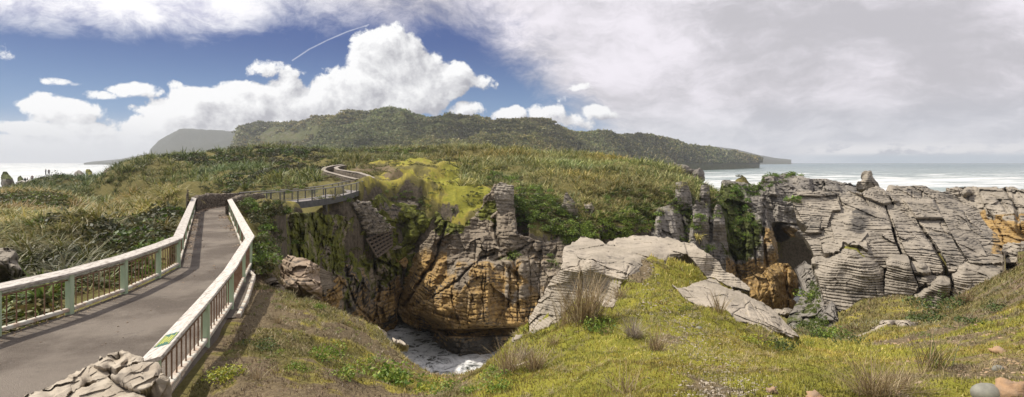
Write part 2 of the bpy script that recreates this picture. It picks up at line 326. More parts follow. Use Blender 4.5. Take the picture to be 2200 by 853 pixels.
# near slope right of railing
cv(.03,(450,800,9.6),(500,800,9.3),(600,853,8),(430,870,8.4),(700,700,14),(640,660,15.5),(570,600,19.3),(548,545,24),(700,655,17),(755,682,18.6),(820,712,19),
   (880,775,16.5),(950,812,15),(1030,850,12.6),(850,800,13),(750,760,13.3),(900,853,9.5),(650,760,11.5),(800,853,8.8),(980,853,11.2),(520,700,12.6),(590,590,20),(700,655,19.5),(740,690,20.5),(650,640,19),
   (1100,853,6.2),(1200,853,4.6),(1100,800,7.6),(1150,730,10.5),(1180,680,12.3),(1060,805,9),(1090,748,10.8),(1130,700,13),(1195,640,14.6),(1250,700,10),(1290,640,12.5),(1340,600,14),
   (1400,560,16),(1375,562,16.2),(1385,575,15.4),(1402,553,16.8),(1368,590,14.7),(1420,565,15.9),(1480,570,16.5),(1560,600,17),(1450,620,13),(1450,560,16.5),(1450,700,9.5),(1450,853,4.2),(1500,760,6.5),(1600,680,11),(1580,650,13.2),(1700,720,12.4),(1740,745,11),
   (1640,745,9.3),(1750,762,9),(1700,853,4.2),(1860,765,9),(1830,740,11.5),(1900,705,14),(1980,702,14),(2100,690,13),(2200,650,14),(2200,700,9),(2200,853,4),(2320,600,13),(1300,853,4.3),(1450,800,5.2),(1950,853,4.1),(1950,770,7.2),(1300,770,6.8),(2100,770,6.5),(2040,700,12.5))
for x,y,z in [(-3,1.2,2.2),(0,1.2,2.1),(3,1.2,2.1),(6,2,2.2),(-2,3,1.5),(0,3,1.95),(-3.2,5,.4),(0,.5,2.1),(8,4,2.1),(14,6,1.8),(16,10,1.2)]: c3(x,y,z)
# gully behind the knoll on the right
cv(.03,(1740,705,24),(1830,700,29),(1900,690,32),(1800,700,35),(1960,668,35),(2000,690,27),(2100,672,25),(2060,655,31),(2150,620,31),(2200,570,33),(2200,625,22),(1780,712,38),(1850,660,38),(1950,640,39),
   (2250,560,28),(2160,585,37),(2040,650,38),(1690,705,34),(1640,715,24))
cv(0,(1690,742,15.5),(1740,762,15),(1740,768,19),(1790,762,15),(1790,748,20),(1850,762,15),(1850,745,20),(1950,732,17),(1950,722,21),(2050,716,16),(2050,704,20),(2150,690,16.5),(2150,672,20),(1640,760,15),(1600,740,15),(1900,740,17),(2000,712,18),(2230,655,18))
# hidden foot of the gorge (below the water)
for x,y,z in [(-12,45,-19),(-9,56,-20),(-6,50,-21),(0,50,-21),(5,50,-21),(-15,66,-19),(9,44,-20),(14,48,-20),(12,58,-21),(0,60,-21),(-9,36,-18),(0,36,-21),(7,32,-19),(1,27,-18),(-4,28,-17),(-1,22,-12),
    (2.2,19,-9),(-6,25,-10),(5,25,-14),(20,60,-21),(27,62,-21),(32,75,-21),(40,85,-21),(18,45,-19),(13,34,-15),(10,28,-10),(50,95,-21),(45,105,-21),(57,120,-21),(7.5,22,-5),(-9,30,-10),(9.5,22,-4)]: c3(x,y,z)
# under the big slabs
for x,y,z in [(28,50,-8.5),(33,52,-7.5),(38,52,-6),(30,62,-7),(36,62,-6),(42,60,-6),(48,60,-6),(46,70,-6),(38,72,-7),(50,50,-4),(42,48,-4.5),(60,80,-10),(70,80,-10),(60,100,-16),(80,110,-19)]: c3(x,y,z)
# bank right of the far railing, crest with moss
cv(.3,(560,470,31),(556,438,38),(590,445,38),(620,448,40),(560,500,26.5),(600,436,42),(575,428,44))
cv(.05,(650,453,48),(700,450,56.5),(760,448,64),(740,446,61),(600,440,43),(575,436,40)); [c3(x,y,z) for x,y,z in [(-14.5,38,-9),(-15.5,45,-10),(-16,52,-14),(-16,60,-16),(-13,40,-12)]]
# below the bridge
for x,y,z in [(-20.5,52,-2.5),(-19,60,-3.2),(-22,58,-4),(-26,56,-5),(-28,64,-6),(-26,50,-3),(-20,68,-2),(-24,70,-4),(-30,50,-4)]: c3(x,y,z)
# far green mound by the bridge end
cv(.05,(800,388,76),(850,345,108),(780,352,104),(960,358,105),(1000,400,93),(930,400,86),(900,360,100),(1000,480,75.5),(940,490,77),(870,400,80),(800,410,74),(790,430,70.5),(850,440,77),(900,490,77.5),(770,455,66),(830,500,74.5),
   (880,540,78),(800,500,71),(860,410,83),(1030,440,80),(960,440,78),(780,365,96),(860,372,94),(905,440,79),(930,470,77),(890,450,79))
cv(1.35,(768,386,77),(745,381,80),(726,376,83),(703,370,86),(694,366,90),(698,361,96),(714,357,102),(735,354,109),(790,378,80),(772,372,84))
cv(0,(715,402,75),(680,395,82),(745,405,74))
# flax plateau beyond
cv(1.0,(850,312,180),(1000,312,180),(1100,316,170),(1200,322,160),(1300,332,150),(1400,349,130),(1450,362,115),(1500,385,105),(1000,345,130),(1100,340,130),(1200,350,110),(1300,345,125),(1200,400,85),(1300,400,88),(1400,400,87),(1450,390,98),
   (1100,390,86),(1080,360,105),(1060,410,83),(1400,375,105),(750,318,170),(700,345,125),(650,345,120),(550,316,160),(500,316,155),(450,321,148),(400,326,142),(360,328,138),(330,329,134),(300,333,130),(272,342,126),(250,350,122),(225,368,116),(207,390,110),
   (300,430,84),(400,400,88),(500,400,78),(600,395,76),(300,380,108),(400,365,112),(480,360,110),(640,370,95),(560,350,115),(450,355,120),(350,380,110),(230,425,88),(300,395,105),(760,335,135),(900,328,150),(660,400,74),(600,408,66))
cv(.6,(1200,515,71),(1300,505,71),(1400,500,73),(1150,440,76),(1250,450,77),(1350,450,79),(1450,440,84),(1500,420,93),(1550,400,100),(1600,390,102),(1700,385,104),(1130,490,71),(1500,450,88),(1560,420,96))
for x,y,z in [(0,230,4),(40,230,0),(60,200,-8),(60,170,-6),(40,300,-8),(90,300,-20),(0,300,6),(-60,300,6),(-60,230,8),(-110,230,2),(-120,190,-6),(-150,160,-14),(-110,150,-4),(-140,120,-10),(-180,140,-20),(-160,220,-18),(-130,300,-6),(-200,300,-22),(60,140,-10),(75,150,-19),(50,128,-6),
   (-100,380,-2),(-160,400,-20),(0,400,4),(60,400,-16),(120,400,-22),(-60,400,4),(-90,100,-4),(-120,95,-8),(100,200,-22),(95,140,-22),(120,150,-22),(-200,200,-22)]: c3(x,y,z)
# flax land left of the path
cv(.9,(0,403,60),(60,403,60),(120,404,68),(150,415,55),(190,430,60),(350,380,42),(230,452,50),(95,380,148),(130,374,130),(160,380,142),(50,398,150),(190,404,124),(0,400,120),(225,436,100),(60,480,30),(200,480,27),(300,440,31),(400,378,37),(370,380,40),(440,392,39),(470,415,38),(330,405,40),
   (100,440,40),(0,450,35),(250,430,43),(290,400,48),(-150,420,50),(-300,430,40),(220,450,48),(360,420,31),(400,440,28),(340,480,22.5))
cv(.5,(60,590,17),(0,600,17),(160,570,17.5),(250,545,19.5),(330,500,21.5),(-100,600,17),(380,485,23.5))
for x,y,z in [(-12.2,10,-.5),(-12.2,14,-.5),(-12.6,18,-.4),(-14.5,21.5,-.3),(-13,6,-.5),(-16,8,0),(-20,12,.3),(-20,26,1.2),(-40,30,1),(-40,55,-3),(-52,75,-5),(-60,90,-6),(-40,70,-7),(-32,62,-8),(-34,54,-3),(-45,62,-5),(-50,85,-9),(-70,105,-7),(-24,52,-3.5)]: c3(x,y,z)
cpn=np.array(cp); TER=RBF(cpn[:,:2],cpn[:,2],.012)
us=np.r_[np.linspace(-900,-70,60,endpoint=False),np.linspace(-70,2270,1060),np.linspace(2285,3100,60)]
lys=np.linspace(math.log(1.0),math.log(420),780)
aa=(us-1100)/F
# coarse evaluate then refine
ac=aa[::2]; lc=lys[::2]
A,Lg=np.meshgrid(ac,lc); Zc=TER(np.stack([A.ravel(),Lg.ravel()],1)).reshape(A.shape)
def interp2(xg,yg,Z,x,y):
    i=np.clip(np.searchsorted(xg,x)-1,0,len(xg)-2); j=np.clip(np.searchsorted(yg,y)-1,0,len(yg)-2)
    tx=np.clip((x-xg[i])/(xg[i+1]-xg[i]),0,1); ty=np.clip((y-yg[j])/(yg[j+1]-yg[j]),0,1)
    return (Z[j,i]*(1-tx)+Z[j,i+1]*tx)*(1-ty)+(Z[j+1,i]*(1-tx)+Z[j+1,i+1]*tx)*ty
AA,LL=np.meshgrid(aa,lys); YY=np.exp(LL); XX=AA*YY
ZZ=interp2(ac,lc,Zc,AA.ravel(),LL.ravel()).reshape(AA.shape)
PL=[(-11.6,1),(-11.2,6),(-10.95,11.8),(-10.75,13.5),(-10.85,15.5),(-11.2,17.6),(-11.65,19.4),(-14.8,25.4),(-22.75,40),(-23.6,43),(-23.3,46),(-22.8,47.5)]
PR=[(-3.0,1),(-4.6,6.5),(-5.28,8.2),(-6.1,11.2),(-7.0,14),(-8.15,17.1),(-9.1,19.4),(-12.2,25.4),(-19.9,38.8),(-20.6,41.5),(-20.9,44),(-20.8,46.2)]
pathpoly=PL+PR[::-1]
inp=inpoly(XX,YY,pathpoly); dp=np.where(inp,0,pdist(XX,YY,pathpoly,True))
P3=np.stack([XX.ravel(),YY.ravel(),ZZ.ravel()],1)
slope=np.hypot(np.gradient(ZZ,axis=0)/np.gradient(YY,axis=0),0)
amp=sm(.15,1.5,dp).ravel()
nz=fbm(P3*[1,1,.3],.22,3,1)*.28*sm(20,60,P3[:,1])+fbm(P3*[1,1,.3],.075,3,66)*1.1*sm(40,90,P3[:,1])+fbm(P3*[1,1,.3],.9,4,5)*.11+fbm(P3,4,2,9)*.03
mnd=((P3[:,1]>66)&(P3[:,1]<112)&(AA.ravel()*F+1100>770)&(AA.ravel()*F+1100<1060)); wm=sm(4,10,pdist(P3[:,0],P3[:,1],[(-21.3,77),(-24.2,80),(-27.5,86),(-31,92),(-32,100),(-33,108)])); nz=nz+wm*mnd*(ridged(P3*[1,.6,.3],.13,4,77)*1.5-.75)
steep=sm(.5,1.6,np.abs(slope)).ravel()
nz=nz+ridged(P3*[1,1,.5],.35,4,3)*1.0*steep*sm(14,40,P3[:,1])*amp
ZZ=(ZZ.ravel()+nz*amp).reshape(ZZ.shape)
ZZ=np.where(dp<.3,np.minimum(ZZ,-.05),ZZ)
# keep the ground behind the rock faces and out of the view of the water
UV0,VV0=None,None
for ol,dep,yf in CARVES:
    d_=np.array(dep,float); Rk=RBF(d_[:,:2]/200.,d_[:,2],.05); ol_=np.array(ol,float); umin,umax=ol_[:,0].min(),ol_[:,0].max()
    U_=AA*F+1100; sel=(U_>umin)&(U_<umax)&(YY>yf)&(YY<115); idx=np.where(sel.ravel())[0]
    ug=U_.ravel()[idx]; yg=YY.ravel()[idx]; zg=ZZ.ravel()[idx].copy(); vg_=HV-(zg-CZ)/yg*F
    e_=[(p,ol[(i+1)%len(ol)]) for i,p in enumerate(ol)]; uu0=np.linspace(umin,umax,160); vt0=np.full(160,1e9)
    for (xa,ya),(xb,yb) in e_:
        if abs(xb-xa)<1e-6: continue
        q=(uu0-xa)/(xb-xa); ok=(q>=0)&(q<=1); vt0=np.where(ok,np.minimum(vt0,ya+q*(yb-ya)),vt0)
    vt0[vt0>1e8]=ol_[:,1].min(); vtop=np.interp(ug,uu0,vt0)+2; ytop=Rk(np.stack([ug,vtop],1)/200.); vg_=np.where((yg<ytop-1.0)&(vg_<vtop),vtop,vg_)
    act=np.ones(len(idx),bool)
    for it in range(90):
        act=inpoly(ug,vg_,ol)&act
        if not act.any(): break
        k_=np.where(act)[0]; yk=Rk(np.stack([ug[k_],vg_[k_]],1)/200.)
        infr=yg[k_]<yk+np.where(yk<26,.12,1.0); act[k_[~infr]]=False; vg_[k_[infr]]+=4
    zn=CZ-(vg_-HV)/F*yg; zr=ZZ.ravel(); zr[idx]=np.minimum(zr[idx],zn-.15*(zn<zg-.01)); ZZ=zr.reshape(ZZ.shape)
def TZ(x,y):
    return interp2(aa,lys,ZZ,np.asarray(x)/np.asarray(y),np.log(np.asarray(y)))
V=np.stack([XX,YY,ZZ],-1).reshape(-1,3); Fg=gridfaces(*XX.shape); Nn=vnormals(V,Fg); Nn*=np.sign(Nn[:,2:3]+1e-9)
UU,VV=PX(V); Yv=V[:,1]
# where bright moss, dry soil and bare rock lie
n1=fbm(V,.16,3,21); n2=fbm(V,.8,4,31); n3=fbm(V,3.,3,41)
st=1-Nn[:,2]
moss=np.zeros(len(V)); soil=np.zeros(len(V)); rock=np.zeros(len(V))
Uj=UU+n1*60+n2*18; Yj=Yv*(1+n2*.05)
def win(x,a,b,s_): return sm(a-s_,a+s_,x)*sm(b+s_,b-s_,x)
near=sm(27,22,Yj)
wA=win(Uj,790,1045,14)*win(Yj,60,112,4)
moss=moss*(1-wA)+wA*(.92-.7*sm(.3,.65,st)-.55*sm(-.1,.45,n1+n2*.7)*sm(985,900,UU)-.45*sm(.1,.5,n2+n3*.5)*sm(985,930,UU)+.12*sm(930,960,UU)-.35*sm(395,440,VV)*sm(930,860,UU))
wB=win(Uj,600,790,15)*win(Yj,40,62,3); moss=np.maximum(moss,wB*(.55-1.2*sm(.15,.45,st)))
wC=sm(1000,1120,Uj)*near; moss=np.maximum(moss,wC*(.50+n1*.9+n2*.55))
wD=sm(1660,1720,Uj)*win(Yj,22,48,3); moss=np.maximum(moss,wD*(.30+n2*.8-.4*n1))
wE=sm(1120,1000,Uj)*sm(430,450,UU)*near; moss=np.maximum(moss,wE*(.30+n2*.9+n1*.35+.25*sm(15,20,Yv)+.15*sm(650,760,VV)))
trail=pdist(UU+n2*14,VV+n3*6,[(1385,560),(1370,590),(1400,640),(1440,700),(1500,760),(1560,860)])
wTr=np.exp(-(trail/(26+np.maximum(VV-600,0)*.22))**2)*near
soil=wC*(wTr*(.25+n2*.8+n3*.3)+.75*np.exp(-(np.hypot(UU-1375,(VV-585)*1.6)/36)**2)*near)
moss=np.clip(moss+.35*np.exp(-(pdist(UU,VV,[(1500,560),(1440,610),(1420,650),(1450,700)])/40)**2)*near,0,1)
soil=np.maximum(soil,sm(1880,1980,Uj)*near*(.30+n2*.9+.4*sm(2000,2180,UU)*sm(700,800,VV)))
soil=np.maximum(soil,wE*(.24+n2*1.0+n1*.3+.30*sm(700,500,UU)+.3*sm(700,580,VV)))
soil=np.maximum(soil,wD*(.15+.7*n2+.3*sm(2060,2150,UU)))
hol=np.exp(-(pdist(UU+n2*20,VV+n3*5,[(768,366),(800,360),(835,362),(856,372),(835,380)])/9)**2)*(Yv>80)*(Yv<125); soil=np.maximum(soil,.9*hol); moss=moss*(1-hol)
rock=sm(.42,.7,st+n2*.08)*(Yv>24)+ .9*wA*sm(.25,.6,fbm(V,.35,4,61)+.6*sm(.1,.4,st)-.1)*sm(390,430,VV)
mixv=np.clip(np.stack([moss,soil,rock],1),0,1)
ground=mesh('ground',V,Fg,M_GROUND,attrs={'mixv':mixv},smooth=True); tag(ground,kind='structure')
# ---------------------------------------------------------------- sculpted rock faces
def relief(name,outline,depth,step=1.3,mat=None,blocks=(),cracks=(),strat=None,rough=(.35,.35,4),flute=None,blk=None,mixf=None,thick=4,kind=None,
           label=None,cat=None,group=None,drop=.25,edge=0,seed=0,c=.03,parent=None,fine=.03,vshift=None,seam_shade=.45,fac=None,bmax=False):
    ol=np.array(outline,float); u0,v0=ol.min(0); u1,v1=ol.max(0)
    nu=int((u1-u0)/step)+2; nv=int((v1-v0)/step)+2
    U,Vp=np.meshgrid(np.linspace(u0-.5,u1+.5,nu),np.linspace(v0-.5,v1+.5,nv)); u=U.ravel(); v=Vp.ravel()
    d=np.array(depth,float); R=RBF(d[:,:2]/200.,d[:,2],c); Y=R(np.stack([u,v],1)/200.)
    jx=fbm(np.stack([u,v,u*0],1),.03,3,seed+50)*7
    Bm=np.zeros(len(Y))
    for b in blocks:
        poly,dY=b[0],b[1]; sf=b[2] if len(b)>2 else 2.5
        ins=inpoly(u+jx*.3,v,poly); dd=pdist(u+jx*.3,v,poly,True); ct=dY*sm(-sf,sf,np.where(ins,dd,-dd)); Bm=np.maximum(Bm,ct) if bmax else Bm+ct
    Y=Y-Bm; P=np.stack([(u-1100)/F*Y,Y,CZ-(v-HV)/F*Y],1)
    off=np.zeros(len(P)); seam=np.zeros(len(P))               # metres towards the viewer
    a,f,o=rough; off+=fbm(P,f,o,seed)*a
    if fac:
        for a,f in fac: off+=facets(P*[1,.6,1]+fbm(P,f*.7,2,seed+31)[:,None]*.25/f,f,seed+33)*a
    if flute: a,f=flute; off+=ridged(P*[1,.35,.09],f,4,seed+3)*a
    if blk:                              # jointed blocks
        a,f,zs=blk; q=P*[1,.3,zs]; q=q+fbm(P,.5,2,seed+5)[:,None]*.5; f1,f2,idd=cell(q,f,seed+7); off+=(idd-.5)*a-a*.55*np.exp(-(f2/.07)**2)
    if strat:
        th,am,tx,wob=strat[:4]; gw=strat[4] if len(strat)>4 else .15
        s=P[:,2]+tx*P[:,0]+wob*fbm(P*[1,.5,1],.13,2,seed+11)+.3*wob*fbm(P,.5,2,seed+12); s=s/th; s=s+.35*vnoise(np.stack([s*.6,s*0,s*0],1),seed+13)
        k=np.floor(s); fr=s-k; layer=_h(k.astype(np.int64),0*k.astype(np.int64),0*k.astype(np.int64),seed+14)
        pro=fbm(np.stack([P[:,0]*.55,P[:,1]*.4,k*7.7],1),1.0,3,seed+15)
        gd=.35+.65*sm(-.3,.3,vnoise(np.stack([P[:,0]*.35,P[:,1]*.3,k*3.1],1),seed+16))
        g=np.exp(-(np.minimum(fr,1-fr)/gw)**2)
        off+=am*((layer-.5)*.6+pro*.55-g*1.25*gd); seam=g*gd
    if fine: off+=fbm(P,6,2,seed+20)*fine; off+=fbm(P*[1,.6,1.6],1.9,3,seed+25)*fine*2.5
    for ci,cr in enumerate(cracks):
        line,w,dep=cr[:3]; jc=fbm(np.stack([u,v,u*0],1),.11,3,seed+70+ci)*2.6; dd=pdist(u+jx*.25+jc,v+jc*.4,line); wn=.45+.55*sm(-.5,.5,fbm(np.stack([u,v,u*0],1),.05,2,seed+90+ci)); off-=dep*wn*np.exp(-(dd/(w*(.45+.5*wn)))**1.6)
    Y=Y-off
    if vshift is not None: Y=vshift(u,v,Y)
    P=np.stack([(u-1100)/F*Y,Y,CZ-(v-HV)/F*Y],1)
    jag=fbm(np.stack([u,v,u*0],1),.08,3,seed+60)*4+edge*0
    ins=inpoly(u+jag*.5,v+jag,outline).reshape(nv,nu)
    keep=(ins[:-1,:-1].astype(int)+ins[1:,:-1]+ins[1:,1:]+ins[:-1,1:])>=2
    # discard isolated bits implicitly; faces
    Fq=gridfaces(nv,nu,keep); used=np.unique(Fq); mp=np.full(nu*nv,-1); mp[used]=np.arange(len(used)); P=P[used]; seam=seam[used]; Fq=mp[Fq]; uu=u[used]; vv=v[used]
    # boundary edges -> sides running back into the ground, then a back
    e=np.concatenate([Fq[:,[0,1]],Fq[:,[1,2]],Fq[:,[2,3]],Fq[:,[3,0]]]); key=np.sort(e,1); kk=key[:,0].astype(np.int64)*len(P)+key[:,1]
    _,inv,cnt=np.unique(kk,return_inverse=True,return_counts=True); be=e[cnt[inv]==1]
    bv=np.unique(be); n0=len(P); mb=np.full(n0,-1); cen=P[bv].mean(0)
    ray=P[bv]-np.array([0,0,CZ]); ray/=np.linalg.norm(ray,axis=1,keepdims=True)
    rings=[bv]; Vall=[P]; Fs=[Fq]; n=n0; prev=bv.copy(); prevmap=mb.copy(); prevmap[bv]=bv
    for k,(t,sh) in enumerate([(.05,.0),(.13,.01),(.25,.02),(.45,.05),(.7,.1),(1.0,.18)]):
        q=P[bv]+ray*thick*t; q[:,2]-=drop*thick*t; q=q+(cen+ray.mean(0)*thick*t-q)*sh*[1,0,1]; q[:,2]-=np.abs(fbm(q,.9,3,seed+99))*.35*min(1,thick/4.)*(t>.1); q[:,1]+=fbm(q,1.3,3,seed+98)*.3*min(1,thick/4.)*(t>.1)
        m2=np.full(n0,-1); m2[bv]=np.arange(n,n+len(bv)); Vall.append(q); n+=len(bv)
        Fs.append(np.stack([prevmap[be[:,1]],prevmap[be[:,0]],m2[be[:,0]],m2[be[:,1]]],1)); prevmap=m2
    # back: fan to centre
    Vall.append((cen+ray.mean(0)*thick*1.15)[None]-[[0,0,drop*thick]]); 
    tri=np.stack([prevmap[be[:,1]],prevmap[be[:,0]],np.full(len(be),n)],1)
    Vv=np.vstack(Vall)
    at=np.zeros((len(Vv),3)); at[:n0]=np.clip(mixf(uu,vv,P),0,1) if mixf else 0; at[:n0,2]=np.clip(at[:n0,2]+seam*seam_shade,0,1)  # groove shade put into the colour along the seams of darker mudstone
    at[n0:n0+len(bv)]=at[bv]; at[n0+len(bv):n0+2*len(bv)]=at[bv]
    o=mesh(name,Vv,[np.vstack(Fs),tri],mat,parent,attrs={'mixv':at},smooth=False)
    o.data.polygons.foreach_set('use_smooth',np.ones(len(o.data.polygons),bool))
    if kind: o['kind']=kind
    tag(o,label,cat,group); return o
def st3(*a): return np.stack(np.broadcast_arrays(*a),1)
def nrm(P,zb): return fbm(P,zb,3,77)
# ---- cliff across the pool
cl_blocks=[([(930,640),(985,560),(1060,560),(1300,560),(1300,700),(1090,703),(985,700),(930,688),(870,672)],1.2,6),
  ([(1050,470),(1100,405),(1112,500),(1165,520),(1130,600),(1075,560)],1.2,4),([(1085,560),(1125,560),(1130,700),(1085,700)],.5,2),([(1010,520),(1050,500),(1052,690),(1005,690)],.5,3),([(865,640),(900,560),(960,560),(920,640),(890,685)],1.2,5),([(940,708),(1300,700),(1300,720),(960,722)],-2.4,3)]
cl_cr=[([(958,480),(935,560),(905,600),(868,660)],3,2.5),([(1062,470),(1064,500),(1075,530),(1105,560),(1115,600)],6,2.8),([(1060,560),(1100,545),(1148,520)],2.5,1.2),([(1095,570),(1094,650),(1100,690)],1.6,1.2),([(1112,560),(1112,690)],1.6,1.0),
  ([(930,640),(985,600),(1030,555),(1060,545)],2.5,1.6),([(975,600),(970,640),(985,690)],1.8,1.2),([(1035,590),(1040,690)],1.5,.9),([(1160,560),(1158,690)],1.5,.9),([(985,703),(1090,700),(1200,704)],2.5,1.2),([(1195,530),(1185,570)],3,1.2),
  ([(880,655),(960,680),(1010,690)],2,.8),([(1000,600),(1015,640),(1005,700)],1.6,.8),([(1135,535),(1140,600),(1138,700)],1.3,.8),([(1180,600),(1182,700)],1.2,.6),([(1020,520),(1022,600)],1.5,.9),([(1045,520),(1042,640)],1.5,.8)]
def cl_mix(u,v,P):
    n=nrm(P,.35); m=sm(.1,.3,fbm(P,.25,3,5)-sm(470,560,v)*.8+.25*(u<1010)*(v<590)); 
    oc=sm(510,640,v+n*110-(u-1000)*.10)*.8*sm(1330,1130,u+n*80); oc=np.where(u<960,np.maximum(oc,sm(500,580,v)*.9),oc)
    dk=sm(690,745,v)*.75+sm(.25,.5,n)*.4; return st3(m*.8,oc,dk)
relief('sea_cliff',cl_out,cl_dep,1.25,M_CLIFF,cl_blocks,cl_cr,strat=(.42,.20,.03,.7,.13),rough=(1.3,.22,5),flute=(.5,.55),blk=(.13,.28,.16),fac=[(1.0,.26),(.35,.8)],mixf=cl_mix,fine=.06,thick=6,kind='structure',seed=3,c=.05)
# ---- left wall of the gorge, mostly in shade
lw_bl=[([(740,600),(800,560),(845,575),(850,690),(800,700),(750,660)],1.5,5),([(630,455),(665,460),(655,520),(625,510)],1.5,4),([(690,600),(740,585),(745,640),(700,650)],1.2,4),([(800,530),(870,530),(860,600),(810,590)],1.0,5)]
lw_cr=[([(870,560),(862,640),(856,700)],5,3),([(800,560),(815,620),(800,700)],2.5,1.5),([(745,600),(760,650),(800,690)],2.5,1.4),([(700,640),(760,610)],2,1.2),([(840,560),(835,640)],2,1.2)]
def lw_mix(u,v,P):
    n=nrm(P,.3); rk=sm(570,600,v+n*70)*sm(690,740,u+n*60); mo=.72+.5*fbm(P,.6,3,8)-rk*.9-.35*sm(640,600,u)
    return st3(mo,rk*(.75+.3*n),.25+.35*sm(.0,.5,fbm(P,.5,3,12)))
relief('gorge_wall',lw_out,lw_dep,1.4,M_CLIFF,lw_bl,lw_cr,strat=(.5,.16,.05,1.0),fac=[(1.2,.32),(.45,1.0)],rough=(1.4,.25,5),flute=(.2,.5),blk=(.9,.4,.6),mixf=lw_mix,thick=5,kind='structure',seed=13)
mf_out=[(772,446),(800,424),(850,404),(895,396),(930,415),(952,478),(948,498),(908,528),(885,560),(868,572),(846,552),(800,538),(780,490)]
def mf_mix(u,v,P):
    n=nrm(P,.3); rk=sm(.05,.3,fbm(P,.3,4,15)+.25*np.exp(-(np.hypot((u-880)/22,(v-440)/30))**2)); mo=.85-.75*rk-.8*sm(505,545,v+n*30)
    return st3(mo,.7*sm(510,550,v+n*40),.35*rk*sm(540,500,v)+.15)
relief('mossy_bank',mf_out,[(850,440,75.6),(900,490,75.8),(800,500,70.0),(830,500,73),(850,404,81.5),(895,396,85),(772,446,68),(800,424,71),(930,415,80.5),(952,478,76),(885,560,74.6),(846,552,72.6),(800,538,69)],1.4,M_CLIFF,[([(862,440),(905,430),(925,490),(880,520)],1.2,8)],
  [([(925,440),(935,470),(915,500),(895,540)],3,2),([(800,470),(830,520)],2.5,1)],strat=(.6,.08,.03,.8),fac=[(.9,.35),(.3,1.1)],rough=(1.5,.22,5),mixf=mf_mix,thick=4,kind='structure',seed=17)
# ---- dark karst cliff
ka_bl=[([(1405,520),(1415,445),(1455,455),(1460,560),(1410,600)],1.5,5),([(1488,445),(1497,430),(1520,440),(1530,560),(1480,560)],1.8,5),([(1535,440),(1545,435),(1560,480),(1572,600),(1520,600)],2.2,5),([(1600,420),(1640,425),(1672,560),(1650,600),(1600,600)],2.0,6),([(1452,393),(1476,391),(1484,440),(1455,440)],1.5,3),
  ([(1664,380),(1712,405),(1715,500),(1665,478)],1.5,6),([(1640,378),(1664,378),(1668,420),(1645,420)],1.6,4),([(1712,378),(1740,384),(1745,425),(1716,425)],1.4,4),([(1765,382),(1795,392),(1812,420),(1770,425)],2,4),([(1552,388),(1600,395),(1612,440),(1560,430)],2,4)]
ka_cr=[([(1465,450),(1475,520),(1480,580)],4,2.5),([(1530,450),(1545,500),(1580,560),(1590,610)],3.5,2.5),([(1590,440),(1600,500),(1602,600)],3,2),([(1640,430),(1640,500),(1648,570)],3,2),([(1745,390),(1750,420)],2,1.6),([(1770,386),(1776,420)],2,1.5),([(1495,440),(1482,480)],3,2),([(1615,470),(1625,590)],2,1.5),([(1667,479),(1712,484)],2,2),([(1560,450),(1572,520)],2,1.5)]
def ka_mix(u,v,P):
    n=nrm(P,.3); n2=fbm(P,.7,3,19); veg=np.maximum.reduce([sm(60,20,pdist(u,v,[(1560,430),(1600,500),(1590,520)])),sm(40,10,pdist(u,v,[(1490,440),(1500,470)])),.9*sm(1420,1340,u)])
    return st3(veg*.85+n2*.3,sm(540,600,v+n*40)*.9*(u>1560)+.6*sm(470,500,v)*(u>1640)+.25*sm(520,600,v),.25*sm(0,.4,n)+.15)
relief('karst_cliff',ka_out,ka_dep,1.3,M_KARST,ka_bl,ka_cr,strat=(.4,.14,.02,.6,.13),fac=[(.8,.4),(.3,1.2)],rough=(.8,.3,5),flute=(1.1,.42),blk=(.5,.45,.35),mixf=ka_mix,thick=7,kind='structure',seed=23,c=.05)
# ---- ochre cave wall and ochre buttress
oc_mix=lambda u,v,P: st3(0*u,.95+0*u,.8*sm(560,585,v)+.15*sm(0,.5,nrm(P,.5)))
relief('cave_wall',[(1655,470),(1740,475),(1760,520),(1760,620),(1735,590),(1700,578),(1655,560)],[(1655,470,99),(1740,475,99),(1660,550,104),(1740,560,104),(1740,600,103),(1700,520,103)],1.3,M_CLIFF,strat=(.7,.3,.0,.5),rough=(.5,.3,3),blk=(.3,.3,.4),mixf=oc_mix,thick=5,kind='structure',seed=33,blocks=[([(1650,540),(1770,545),(1770,575),(1650,570)],.9,3)])
bt_out=[(1596,600),(1620,595),(1645,580),(1668,562),(1695,568),(1712,590),(1716,625),(1700,640),(1712,650),(1705,668),(1660,670),(1630,655),(1590,640)]
relief('ochre_buttress',bt_out,[(1596,600,74),(1668,562,79),(1715,600,78),(1710,650,76),(1660,670,73),(1600,640,71),(1660,620,73)],1.2,M_CLIFF,[([(1690,572),(1714,590),(1716,622),(1695,615)],1.2,3),([(1655,610),(1690,640),(1690,665),(1660,665)],.8,4)],[([(1692,575),(1690,620),(1700,640)],2.5,1.6),([(1640,590),(1670,640)],1.5,.7)],
  strat=(.5,.12,-.5,1.2),fac=[(.7,.45),(.25,1.3)],rough=(.8,.35,4),blk=(.5,.5,.6),mixf=lambda u,v,P: st3(0*u,1+0*u,.1*sm(0,.5,nrm(P,.6))),thick=4,kind=None,label='bulging ochre sandstone buttress above the narrow white water channel',cat='rock',seed=37)
# dark rock beside the channel
relief('channel_rock',[(1746,572),(1756,574),(1770,590),(1785,620),(1800,690),(1780,710),(1740,700),(1705,715),(1690,690),(1712,650),(1735,620),(1728,560)],[(1712,500,68),(1740,560,66),(1730,620,62),(1700,690,50),(1790,690,46),(1780,620,52)],1.2,M_KARST,
  [([(1745,600),(1785,620),(1800,690),(1760,690)],1,4)],strat=(.4,.18,0,.6),fac=[(.35,.5)],rough=(.9,.4,5),blk=(.9,.6,.8),mixf=lambda u,v,P: st3(.45*sm(600,625,v)*sm(1790,1740,u)+.4*fbm(P,.8,3,4),0*u,.3+0*u),thick=3,kind='structure',seed=41)
